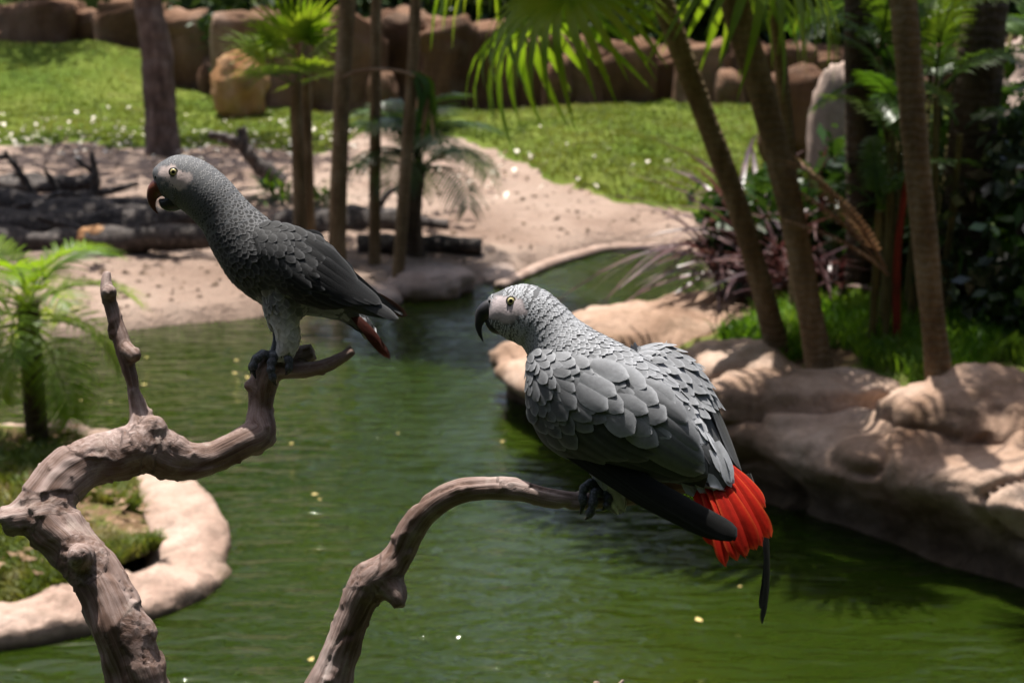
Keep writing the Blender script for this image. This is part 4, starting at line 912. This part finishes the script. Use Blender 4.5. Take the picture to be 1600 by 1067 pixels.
def torus(c, nrm, R0, r, k=24, m=8):
    nrm = norm(nrm); a = norm(np.cross(nrm, [0.3, .2, 1])); b = np.cross(nrm, a); th = np.linspace(0, 2*math.pi, k+1); ph = np.linspace(0, 2*math.pi, m, endpoint=False)
    d = np.cos(th)[:, None]*a+np.sin(th)[:, None]*b
    V = c+d[:, None]*(R0+r*np.cos(ph))[None, :, None]+nrm*(r*np.sin(ph))[None, :, None]
    return V.reshape(-1, 3), gridF(k+1, m, True)
def toe(root, pts, D, r0, mat=None):
    """toe through (px,py,w cm) points ending in a claw"""
    W = np.array([at(p[0], p[1], D-p[2]/100) for p in pts]); C = catmull(W, 26); n = 20
    bump = 1+.16*np.cos(np.linspace(0, 5*math.pi, n))
    V, F, *_ = tube(C[:n], np.linspace(r0, r0*.62, n)*bump, 12); o = child('toe', mesh('toe', V, F, MT['foot']), root)
    V, F, *_ = tube(C[n-2:], np.linspace(r0*.55, r0*.08, 8), 9); c = obj('claw', mesh('claw', V, F, MT['claw']), o)
def wing_shell(pt, col, thick=.004, off=-.0012, na=44, nb=14, sgn=1):
    a = np.linspace(0, .985, na)[:, None]; b = np.linspace(0.02, .98, nb)[None]; P, pa, pb, N = pt.frame(a+0*b, b+0*a)
    A = P+N*sgn*off; Bk = P-N*sgn*(thick*np.sin(np.clip(b*math.pi, .3, 2.84))[..., None]); V = np.concatenate([A.reshape(-1, 3), Bk.reshape(-1, 3)]); k = na*nb
    F = gridF(na, nb)+gridF(na, nb, flip=True, off=k)
    ring = [i*nb for i in range(na)]+[(na-1)*nb+j for j in range(1, nb)]+[i*nb+nb-1 for i in range(na-2, -1, -1)]+[j for j in range(nb-2, 0, -1)]
    F += [(ring[i], ring[(i+1) % len(ring)], ring[(i+1) % len(ring)]+k, ring[i]+k) for i in range(len(ring))]
    return mesh('wing', V, F, MT['feather'], True, np.broadcast_to(col, V.shape), np.zeros_like(V))
def build_parrot(label, D, sp, ground_pt):
    rg = random.Random(sp['seed']); root = tag(empty('parrot', ground_pt), label, 'parrot', 'grey parrots on the driftwood')
    lf = loft(sp['spine'], D, 110, 44); legs = [loft(l, D, 40, 22) for l in sp['thighs']]
    V = np.vstack([lf['V']]+[l['V'] for l in legs]); F = list(lf['F']); k = len(lf['V'])
    for l in legs: F += [tuple(i+k for i in f) for f in l['F']]; k += len(l['V'])
    V, P, Nn = remesh(V, F, .0017, 6)
    bvh = BVHTree.FromPolygons([Vector(v) for v in V], P)
    def facepx(p):                                             # back to photo-like plane coordinates of the bird
        r = np.asarray(p)-CAM; d = r@FWD; return np.stack([800+r@RIGHT/d*FPX, 533.5-r@UP/d*FPX], -1)
    fx = facepx(V); face = sp['face']
    def fmask(xy): return 1-sstep(.75, 1.12, np.sqrt((((xy-np.array(face[0]))@np.array(face[2]))/face[1][0])**2+(((xy-np.array(face[0]))@np.array([-face[2][1], face[2][0]]))/face[1][1])**2)+.22*fbm(np.concatenate([np.atleast_2d(xy)/9., 0*np.atleast_2d(xy)[:, :1]], 1), 3).reshape(np.shape(xy)[:-1]))
    m = fmask(fx)[:, None]; lp = np.vstack([l['C'][19:] for l in legs]); dl = np.min(np.linalg.norm(V[:, None]-lp[None, ::4], axis=2), 1)[:, None]; lm = 1-sstep(.012, .02, dl)
    col = sp['skin']*m+(1-m)*(grey(.10)*(1-lm)+grey(.58, .06)*lm)
    child('body', mesh('body', V, P, MT['bird_skin'], True, col), root)
    rule = sp['rule'](fmask, facepx)
    FA = Feathers(); body_feathers(FA, lf, bvh, rule, rg)
    tag(child('plumage', FA.mesh('plumage', MT['feather']), root), kind='stuff')
    FA = Feathers()
    for l in legs: body_feathers(FA, l, bvh, sp['legrule'], rg)
    tag(child('leg_plumage', FA.mesh('leg_plumage', MT['feather']), root), kind='stuff')
    # eye
    ex, ey = sp['eye']; rd = norm(ray(ex, ey)); h = bvh.ray_cast(Vector(CAM), Vector(rd)); c = np.array(h[0]); en = norm(-rd*.75+np.array(h[1])*.25); er = sp['eye_r']*D/FPX
    eye = child('eye', ellipsoid('eye', c-en*er*.35, (er, er, er), MT['iris']), root)
    Vv, Ff = disc_cap(c-en*er*.35+en*er*.93, en, er*.42, er*.09); obj('pupil', mesh('pupil', Vv, Ff, MT['pupil']), eye)
    Vv, Ff = torus(c+en*er*.12, en, er*.97, er*.17); obj('eyelid', mesh('eyelid', Vv, Ff, MT['eyelid']), eye)
    for nm in ('upper_beak', 'lower_beak'):
        b = loft(sp[nm], D, 40, 20); child(nm, mesh(nm, b['V'], b['F'], MT[sp['beak_mat']] if nm == 'upper_beak' else MT['beak']), root)
    nx, ny = sp['nostril']; rd = norm(ray(nx, ny)); h = bvh.ray_cast(Vector(CAM), Vector(rd))
    if h[0] is not None: child('nostril', ellipsoid('nostril', np.array(h[0]), (.0013, .0013, .0016), MT['pupil'], nu=12, nv=8), root)
    for ln in sp['shins']:
        l = loft(ln, D, 16, 12); child('shin', mesh('shin', l['V'], l['F'], MT['foot']), root)
    for ft in sp['feet']:
        f = child('foot', ellipsoid('foot', at(ft[0][0], ft[0][1], D-ft[0][2]/100), (.0075, .0075, .006), MT['foot']), root)
        for tpts in ft[1]: 
            W = np.array([at(p[0], p[1], D-p[2]/100) for p in tpts]); C = catmull(W, 30); n = 23
            Vv, Ff, *_ = tube(C[:n], np.linspace(.0052, .0036, n)*(1+.13*np.cos(np.linspace(0, 7*math.pi, n))), 12); obj('toe', mesh('toe', Vv, Ff, MT['foot']), f)
            Vv, Ff, *_ = tube(C[n-2:], np.linspace(.0030, .0004, 9), 9); obj('claw', mesh('claw', Vv, Ff, MT['claw']), f)
    return root, bvh
EDGE = grey(.42)
def wing_feathers(root, name_, pt, groups, shell_col, rg, sgn=1):
    """groups: dicts(part name, kind, rows...) laid from the lowest layer to the top"""
    wing = child('wing', wing_shell(pt, shell_col, sgn=sgn), root)
    for g in groups:
        if g['t'] == 'long':                                   # each its own part
            for i, f in enumerate(g['f']):
                FA = Feathers(); v = rg.uniform(.85, 1.12)
                pfeather(FA, pt, *f[:4], f[4], f[5], g['col']*v, g['edge'], g['em'], 16, 7, g.get('camber', .10), sgn, .35, g.get('tipr', .72), f[6] if len(f) > 6 else 0)
                obj(g['n'], FA.mesh(g['n'], MT['feather']), wing)
        else:
            FA = Feathers(); a = g['a'][0]; row = 0
            while a < g['a'][1]:
                k = (a-g['a'][0])/(g['a'][1]-g['a'][0]+1e-9); W = g['W'][0]+(g['W'][1]-g['W'][0])*k; L = g['L'][0]+(g['L'][1]-g['L'][0])*k
                span = np.linalg.norm(np.diff(pt.P(np.full(12, a), np.linspace(g['b'][0], g['b'][1], 12)), axis=0), axis=1).sum(); n = max(3, int(span/(W*.66)))
                la = np.linalg.norm(pt.P(a+.05, .5)-pt.P(a-.0, .5))/.05
                for j in range(n):
                    b = g['b'][0]+(g['b'][1]-g['b'][0])*(j+.25+.5*(row % 2)+rg.uniform(-.15, .15))/n; aa = a+rg.uniform(-.3, .3)*g['S']
                    c = g['colf'](aa, b) if 'colf' in g else g['col']
                    pfeather(FA, pt, aa-.3*L/la, b, aa+.7*L/la, b+g.get('db', 0)+rg.uniform(-.045, .045), W*rg.uniform(.85, 1.2), (g['lift'][0], g['lift'][1]*rg.uniform(.7, 1.3)), c*rg.uniform(.82, 1.15), g['edge'], g['em'], 7, 5, g.get('camber', .14), sgn, .12, .5)
                a += g['S']; row += 1
            tag(obj(g['n'], FA.mesh(g['n'], MT['feather']), wing), kind='stuff')
    return wing

# ---- left parrot: upright, side on
def ruleL(fmask, px):
    def f(u, th, p):
        # u along spine: 0 forehead .. 1 rump
        S = np.interp(u, [0, .18, .35, .55, .8, 1], [.0026, .0032, .0050, .0075, .010, .012])
        W = np.interp(u, [0, .18, .35, .55, .8, 1], [.0036, .0046, .0078, .0115, .015, .018])
        k = dict(S=S, W=W)
        if p is None: return k
        xy = px(p); fm = float(fmask(xy))
        if fm > .55: return None
        g = np.interp(u, [0, .15, .35, .55, .75, 1], [.10, .05, .026, .045, .22, .42])  # greys lowered to put this bird's shade into its feathers
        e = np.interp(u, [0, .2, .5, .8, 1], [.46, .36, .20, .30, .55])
        k.update(L=S*2.3, lift=.13, col=grey(g, .02), edge=grey(e, .03), em=.42+.5*max(0, math.cos(th)), jit=.12)  # edges paler on the dorsal side, painting the sunlit crown and nape
        return k
    return f
def legrule(u, th, p):
    k = dict(S=.006, W=.011)
    if p is not None: k.update(L=.016, lift=.22, col=grey(np.interp(u, [.2, .5], [.18, .62]), .06), edge=grey(.66, .06), em=.4, jit=.15)
    return k
SPL = dict(seed=1, spine=[(241, 281, 0, 6, .8), (247, 279, 0, 20, .8), (260, 279, 0, 31, .82), (280, 281, 0, 40, .82), (302, 290, 0, 42, .84), (326, 309, 0, 42, .88), (350, 336, 0, 42, .92), (376, 370, 0, 50, .95), (405, 402, 0, 57, .98), (440, 430, 0, 54, 1.0), (478, 450, 0, 44, 1.0), (515, 468, 0, 30, .95), (547, 487, 0, 20, .9), (576, 517, 0, 8, .8)],
    thighs=[[(440, 445, 1.6, 34, .75), (442, 475, 1.7, 29, .7), (446, 505, 1.7, 21, .75), (450, 530, 1.6, 17, .8), (446, 548, 1.4, 15, .8), (440, 556, 1.3, 10, .8)], [(436, 450, -1.4, 32, .75), (434, 478, -1.6, 24, .7), (432, 500, -1.6, 15, .75), (430, 512, -1.6, 8, .8)]],
    face=((273, 278), (29, 17), (.90, .43)), skin=np.array([.50, .41, .39]), rule=ruleL, legrule=legrule, eye=(271, 269), eye_r=6.5, nostril=(243, 277), beak_mat='beak_redlit',
    upper_beak=[(262, 291, 0, 15, .7), (252, 292, 0, 16, .68), (243, 298, 0, 13.5, .62), (238, 308, 0, 9, .55), (238, 317, 0, 6, .5), (241, 326, 0, 3.2, .5), (247, 334, 0, .6, .5)],
    lower_beak=[(284, 309, 0, 9, .8), (276, 313, 0, 15, .8), (265, 317, 0, 14, .8), (256, 317, 0, 9, .75), (249, 312, 0, 2, .7)],
    shins=[[(432, 508, -1.6, 8, 1), (433, 528, -1.5, 7, 1), (430, 548, -1.2, 8, 1), (424, 556, -1.0, 8, 1)], [(444, 546, 1.3, 9, 1), (434, 556, 1.3, 9, 1), (424, 560, 1.3, 9, 1)]],
    feet=[((428, 557, 1.2), [[(428, 556, 1.2), (412, 555, 1.4), (400, 564, 1.6), (396, 578, 1.7), (400, 592, 1.8)], [(430, 560, 1.3), (424, 568, 2.0), (424, 582, 2.3), (428, 594, 2.2), (432, 602, 2.0)], [(436, 556, 1.2), (446, 556, 1.6), (452, 566, 2.0), (450, 580, 2.0), (446, 586, 1.9)]]),
          ((424, 556, -1.0), [[(424, 555, -1.0), (408, 554, -1.2), (397, 564, -1.3), (393, 578, -1.3), (396, 590, -1.2)], [(428, 556, -1.0), (440, 554, -1.2), (450, 560, -1.6), (452, 572, -1.7)]])])
PL = at(420, 580, 1.50)
left, bvL = build_parrot('dark shaded grey parrot standing upright on the higher branch, beak open', 1.50, SPL, PL)
WL = Patch([[(393, 383, 2.7), (391, 368, 3.0), (401, 354, 2.4)], [(401, 407, 3.3), (424, 386, 4.3), (440, 347, 2.5)], [(427, 438, 3.7), (455, 412, 4.6), (480, 361, 2.5)], [(460, 464, 3.8), (488, 438, 4.5), (512, 379, 2.3)], [(494, 473, 3.5), (519, 455, 3.9), (533, 407, 2.1)], [(532, 479, 2.9), (550, 467, 3.1), (556, 441, 1.8)], [(576, 489, 2.1), (584, 482, 2.1), (587, 471, 1.5)], [(612, 499, 1.6), (612, 497, 1.6), (612, 493, 1.5)]], 1.50)
rgw = random.Random(4)
def groupsL():
    dk, md, lt = grey(.018, .02), grey(.022, .02), grey(.040, .02)  # near-black greys carry the shade on the near wing
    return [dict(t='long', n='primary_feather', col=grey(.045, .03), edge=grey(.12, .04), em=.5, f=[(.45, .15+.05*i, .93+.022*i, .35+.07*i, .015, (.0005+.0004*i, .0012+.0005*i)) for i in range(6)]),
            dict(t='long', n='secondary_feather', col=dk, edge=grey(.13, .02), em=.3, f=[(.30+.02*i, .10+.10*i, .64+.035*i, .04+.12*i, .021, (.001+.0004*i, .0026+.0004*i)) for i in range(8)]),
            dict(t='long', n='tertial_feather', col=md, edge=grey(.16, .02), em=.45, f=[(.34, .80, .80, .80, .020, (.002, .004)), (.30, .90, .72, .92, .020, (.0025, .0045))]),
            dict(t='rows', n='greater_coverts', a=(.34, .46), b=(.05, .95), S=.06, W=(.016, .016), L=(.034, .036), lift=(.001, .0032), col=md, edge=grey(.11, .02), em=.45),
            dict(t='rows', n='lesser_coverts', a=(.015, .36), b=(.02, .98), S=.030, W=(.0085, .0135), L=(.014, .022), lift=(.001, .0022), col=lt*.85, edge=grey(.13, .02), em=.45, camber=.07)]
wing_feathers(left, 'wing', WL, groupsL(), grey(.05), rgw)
WLf = Patch([[(p[0]+(16 if i > 4 else 6), p[1]-(6 if i > 4 else 4), -p[2]) for p in r] for i, r in enumerate([[(393, 383, 2.7), (391, 368, 3.0), (401, 354, 2.4)], [(401, 407, 3.3), (424, 386, 4.0), (440, 352, 2.2)], [(427, 438, 3.7), (455, 412, 4.2), (480, 366, 2.2)], [(460, 464, 3.8), (488, 438, 4.1), (512, 384, 2.0)], [(494, 473, 3.5), (519, 455, 3.6), (533, 410, 1.8)], [(532, 479, 2.6), (550, 467, 2.8), (556, 443, 1.5)], [(576, 486, 1.6), (584, 480, 1.6), (587, 472, 1.0)], [(616, 502, 1.0), (616, 499, 1.0), (616, 495, .9)]])], 1.50)
wing_feathers(left, 'wing', WLf, [dict(t='long', n='primary_feather', col=np.array([.07, .035, .025]), edge=np.array([.16, .09, .07]), em=.6, f=[(.45, .2+.1*i, .95+.02*i, .3+.1*i, .015, (.0004*i, .0008*i)) for i in range(4)]), dict(t='rows', n='lesser_coverts', a=(.015, .6), b=(.02, .98), S=.04, W=(.010, .015), L=(.016, .026), lift=(.001, .004), col=grey(.11), edge=grey(.24), em=.5)], grey(.05), rgw, -1)
def tail(root, D, feathers, col, edge, mat, em=.35):
    for k, (bs, tp, W, nrm) in enumerate(feathers):
        FA = Feathers(); a = at(bs[0], bs[1], D-bs[2]/100); b = at(tp[0], tp[1], D-tp[2]/100); L = np.linalg.norm(b-a); d = (b-a)/L; n_ = norm(np.array(nrm)-d*(np.array(nrm)@d)); na, nb = 18, 7
        t, q, wp = vane(na, nb, .72); s = norm(np.cross(n_, d)); bow = .06*L*np.sin(t*math.pi)
        wv = np.interp(t, [0, .3, .8, 1], [.5, .8, 1, 1]); notch = 1+.03*fbm(np.stack([q*3+k*9, t*2, 0*t+k], -1), 2)*(t > .7)
        V = a+d*(t*L*notch)[..., None]+s*(q*wp*wv*W*D/FPX*.5)[..., None]+n_*(bow-.12*W*D/FPX*q*q*.5)[..., None]
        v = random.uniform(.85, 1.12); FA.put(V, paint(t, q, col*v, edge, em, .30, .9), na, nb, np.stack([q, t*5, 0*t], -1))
        child('tail_feather', FA.mesh('tail_feather', mat), root)
tail(left, 1.50, [((530, 470, .4*k), (602-5*k, 547-7*k+2, .5*k), 17, -RIGHT*.3+UP*.6+WDIR*(.9-.2*k)) for k in (-1.5, -.8, 0, .7, 1.4)], np.array([.075, .018, .012]), np.array([.16, .07, .05]), MT['feather'])  # red darkened, the tail's shade is put into its colour

# ---- right parrot: seen over its back, tail toward the viewer
def ruleR(fmask, px):
    def f(u, th, p):
        S = np.interp(u, [0, .15, .3, .45, .65, .85, 1], [.0022, .0027, .0044, .0075, .0125, .014, .014])
        W = np.interp(u, [0, .15, .3, .45, .65, .85, 1], [.0032, .0040, .0066, .0120, .020, .021, .022])
        k = dict(S=S, W=W)
        if p is None: return k
        fm = float(fmask(px(p)))
        if fm > .55: return None
        g = np.interp(u, [0, .12, .3, .5, .72, .80, 1], [.36, .28, .22, .23, .26, .45, .55])
        e = np.interp(u, [0, .2, .5, .72, .80, 1], [.62, .55, .42, .40, .58, .62])
        k.update(L=S*2.4, lift=np.interp(u, [0, .3, .45, 1], [.15, .22, .13, .10]), col=grey(g), edge=grey(e), em=.7, jit=.14)
        if u > .42: k.update(na=7, nb=7)
        return k
    return f
SPR = dict(seed=2, spine=[(761, 478, -1.4, 7, .8), (767, 478, -1.4, 20, .8), (780, 482, -1.4, 33, .82), (800, 487, -1.4, 44, .82), (825, 493, -1.2, 48, .84), (848, 509, -1.0, 46, .9), (870, 535, -.8, 50, .95), (905, 575, -.3, 66, .95), (950, 615, .3, 78, .9), (1000, 650, .9, 76, .85), (1050, 690, 1.5, 58, .8), (1088, 722, 2.0, 40, .75), (1115, 745, 2.3, 27, .6), (1132, 762, 2.5, 14, .5)],
    thighs=[[(945, 690, .8, 44, .7), (950, 728, .6, 30, .7), (955, 755, .6, 20, .75), (962, 778, .7, 15, .7), (966, 793, .8, 9, .6)], [(985, 690, -2.4, 40, .7), (1000, 725, -2.6, 28, .7), (1015, 752, -2.6, 14, .7)]],
    face=((790, 482), (31, 22), (.95, .30)), skin=np.array([.42, .36, .37]), rule=ruleR, legrule=legrule, eye=(798.5, 470.5), eye_r=7.2, nostril=(765, 471), beak_mat='beak',
    upper_beak=[(780, 484, -1.4, 15, .7), (769, 484, -1.4, 18, .68), (757, 489, -1.4, 14.5, .62), (750, 500, -1.4, 8.5, .55), (748, 511, -1.4, 5.5, .5), (750, 522, -1.4, 3.2, .5), (755, 534, -1.4, .6, .5)],
    lower_beak=[(795, 504, -1.4, 11, .8), (784, 510, -1.4, 13, .8), (773, 511, -1.4, 10, .8), (765, 507, -1.4, 6, .75), (759, 501, -1.4, 2, .7)],
    shins=[[(958, 772, .6, 9, 1), (948, 768, .5, 9, 1), (938, 766, .4, 9, 1)], [(1012, 745, -2.4, 9, 1), (1016, 756, -1.8, 9, 1)]],
    feet=[((936, 766, .5), [[(938, 764, .5), (922, 756, .9), (911, 768, 1.2), (911, 788, 1.3), (906, 804, 1.2)], [(938, 768, .7), (929, 772, 1.5), (926, 790, 1.7), (920, 806, 1.5), (913, 812, 1.3)], [(944, 768, .5), (950, 776, 1.2), (948, 790, 1.4), (940, 798, 1.3)]]),
          ((1014, 756, -1.6), [[(1014, 756, -1.6), (1000, 754, -1.2), (988, 762, -.8), (986, 778, -.7)]])])
PR = at(930, 783, 1.30)
right, bvR = build_parrot('light grey parrot with a fanned red tail on the lower curved branch', 1.30, SPR, PR)
ROWS_R = [[(823, 576, 0.6), (826, 556, 1.0), (840, 541, .9)], [(825, 622, 1.6), (851, 590, 3.2), (888, 556, 2.9)], [(839, 662, 1.9), (887, 625, 4.2), (938, 573, 4.0)], [(873, 700, 2.0), (932, 658, 4.9), (988, 602, 4.6)], [(927, 725, 2.2), (977, 690, 5.0), (1032, 632, 4.9)], [(987, 742, 2.6), (1027, 712, 4.9), (1067, 662, 4.9)], [(1050, 757, 3.0), (1075, 735, 4.4), (1095, 697, 4.6)], [(1103, 764, 3.4), (1108, 748, 3.9), (1112, 726, 4.0)]]
WR = Patch(ROWS_R, 1.30)
PRIMROWS = [[(862, 694, 1.5), (868, 686, 1.7), (878, 676, 1.6)], [(905, 722, 2.3), (915, 708, 2.5), (930, 690, 2.4)], [(950, 752, 3.0), (962, 736, 3.2), (980, 715, 3.1)], [(1000, 782, 3.7), (1010, 766, 3.9), (1024, 748, 3.8)], [(1048, 806, 4.3), (1058, 792, 4.5), (1068, 778, 4.4)], [(1096, 828, 4.9), (1103, 816, 5.0), (1110, 804, 5.0)], [(1130, 841, 5.3), (1135, 832, 5.4), (1138, 824, 5.3)], [(1150, 846, 5.5), (1151, 840, 5.5), (1151, 834, 5.5)]]
WP = Patch(PRIMROWS, 1.30)
rgr = random.Random(9)
blk = grey(.012, .03)
def groupsR():
    return [dict(t='long', n='secondary_feather', col=grey(.07), edge=grey(.22), em=.4, camber=.16, f=[(.30+.03*i, .08+.07*i, .80+.028*i, .06+.09*i, .034-.001*i, (.0004+.0001*i, .0008+.0002*i)) for i in range(7)]),
            dict(t='long', n='tertial_feather', col=grey(.20), edge=grey(.34), em=.4, camber=.16, tipr=.6, f=[(.48, .60, .93, .66, .030, (.003, .0042)), (.44, .74, .90, .80, .030, (.0034, .0048)), (.40, .88, .84, .93, .029, (.0038, .0054)), (.40, .98, .72, 1.02, .027, (.0042, .006))]),
            dict(t='long', n='greater_covert', col=grey(.085), edge=grey(.22), em=.4, camber=.09, tipr=.55, f=[(.20+.025*i, .04+.095*i, .54+.034*i+.02*math.sin(i*2.), .02+.10*i, .026, (.0009+.0001*i, .0022+.0002*i)) for i in range(9)]),
            dict(t='rows', n='median_coverts', a=(.24, .38), b=(.02, .98), S=.055, W=(.018, .021), L=(.030, .036), lift=(.0012, .0040), colf=lambda a, b: grey(.09+.13*b), edge=grey(.34), em=.5, camber=.08),
            dict(t='rows', n='scapulars', a=(.30, .62), b=(.64, 1.08), S=.066, W=(.022, .024), L=(.034, .040), lift=(.003, .0062), col=grey(.25), edge=grey(.42), em=.6, camber=.09),
            dict(t='rows', n='lesser_coverts', a=(.012, .27), b=(.0, 1.0), S=.032, W=(.0095, .016), L=(.015, .026), lift=(.0008, .0034), colf=lambda a, b: grey(.10+.12*b), edge=grey(.34), em=.5, camber=.09)]
wing_feathers(right, 'wing', WR, groupsR(), grey(.06), rgr)
wing_feathers(right, 'wing', WP, [dict(t='long', n='primary_feather', col=blk, edge=grey(.05), em=.4, camber=.10, f=[(.0, .2+.1*i, .90+.025*i, .25+.10*i, .020, (.0004*i, .0010*i)) for i in range(5)])], blk, rgr)
# far wing: shoulder hump, its edge and the long primaries that show below the tail
ROWS_F = [[(985, 552, -2.0), (1000, 548, -1.0), (985, 580, 1.6)], [(1040, 549, -3.0), (1036, 550, -1.0), (1008, 592, 1.8)], [(1082, 572, -3.4), (1074, 576, -1.0), (1040, 616, 2.4)], [(1106, 606, -3.4), (1097, 611, -.8), (1066, 646, 2.6)], [(1126, 650, -3.0), (1118, 652, -.6), (1098, 672, 2.8)], [(1142, 690, -2.2), (1134, 692, 0, ), (1118, 705, 2.6)], [(1152, 722, -1.2), (1148, 724, .4), (1138, 730, 2.2)], [(1160, 750, -.6), (1158, 750, .4), (1154, 752, 1.6)]]
WF = Patch(ROWS_F, 1.30)
wing_feathers(right, 'wing', WF, [dict(t='long', n='secondary_feather', col=grey(.055), edge=grey(.16), em=.4, f=[(.25, .0+.12*i, .95-.01*i, .0+.1*i, .024, (.0005*i, .001+.0005*i)) for i in range(5)]), dict(t='rows', n='lesser_coverts', a=(.0, .46), b=(.0, 1.0), S=.05, W=(.011, .016), L=(.018, .028), lift=(.001, .006), colf=lambda a, b: grey(.16+.10*b), edge=grey(.40), em=.6)], grey(.06), rgr)
tail_n = WDIR*.8+UP*.5+RIGHT*.25
TF = [((1084, 752, 2.4), (1116, 852, 4.4), 30), ((1142, 726, 1.2), (1196, 792, 2.0), 24), ((1092, 750, 2.6), (1134, 884, 4.4), 34), ((1138, 732, 1.6), (1203, 838, 2.6), 28), ((1130, 738, 2.0), (1190, 852, 3.0), 32), ((1100, 748, 2.7), (1152, 874, 4.0), 36), ((1122, 742, 2.4), (1180, 858, 3.4), 34), ((1110, 745, 2.8), (1166, 868, 3.8), 36)]
tail(right, 1.30, [(a, b, W, tail_n+RIGHT*(.35*(k % 3-1))) for k, (a, b, W) in enumerate(TF)], np.array([.58, .020, .008]), np.array([.74, .11, .03]), MT['red_feather'], .8)
# rump feathers overlapping the tail root, and the far wing's primaries behind the tail
for (a, b, W) in [((1085, 690, 3.2), (1110, 775, 3.6), 34), ((1105, 690, 3.0), (1132, 772, 3.6), 34), ((1118, 690, 2.6), (1145, 752, 3.2), 30), ((1070, 715, 3.0), (1085, 775, 3.3), 30)]:
    tail_ = None; FA = Feathers(); p = at(a[0], a[1], 1.30-a[2]/100); q = at(b[0], b[1], 1.30-b[2]/100); d = q-p; L = np.linalg.norm(d)
    sfeather(FA, p, d/L, norm(tail_n-(d/L)*(tail_n@(d/L))), L, W*1.3/FPX, .002, .03, grey(.50), grey(.60), .5, 9, 7); child('rump_feather', FA.mesh('rump_feather', MT['feather']), right)
for k, (x0, x1, y1) in enumerate([(1168, 1192, 974), (1172, 1189, 950)]):
    FA = Feathers(); p = at(x0, 740, 1.30+.012); q = at(x1, y1, 1.30+.012+.004*k); d = q-p; L = np.linalg.norm(d); nn = norm(WDIR*.6+RIGHT*.8); nn = norm(nn-(d/L)*(nn@(d/L)))
    t, qq, wp = vane(20, 5, .9); s = norm(np.cross(nn, d/L)); V = p+d*t[..., None]+s*(qq*wp*.0065)[..., None]+nn*(.012*np.sin(t*math.pi)-.001*qq*qq)[..., None]
    FA.put(V, paint(t, qq, blk, grey(.05), .4, .3, .95), 20, 5, np.stack([qq, t*8, 0*t], -1)); child('primary_feather', FA.mesh('primary_feather', MT['feather']), right)
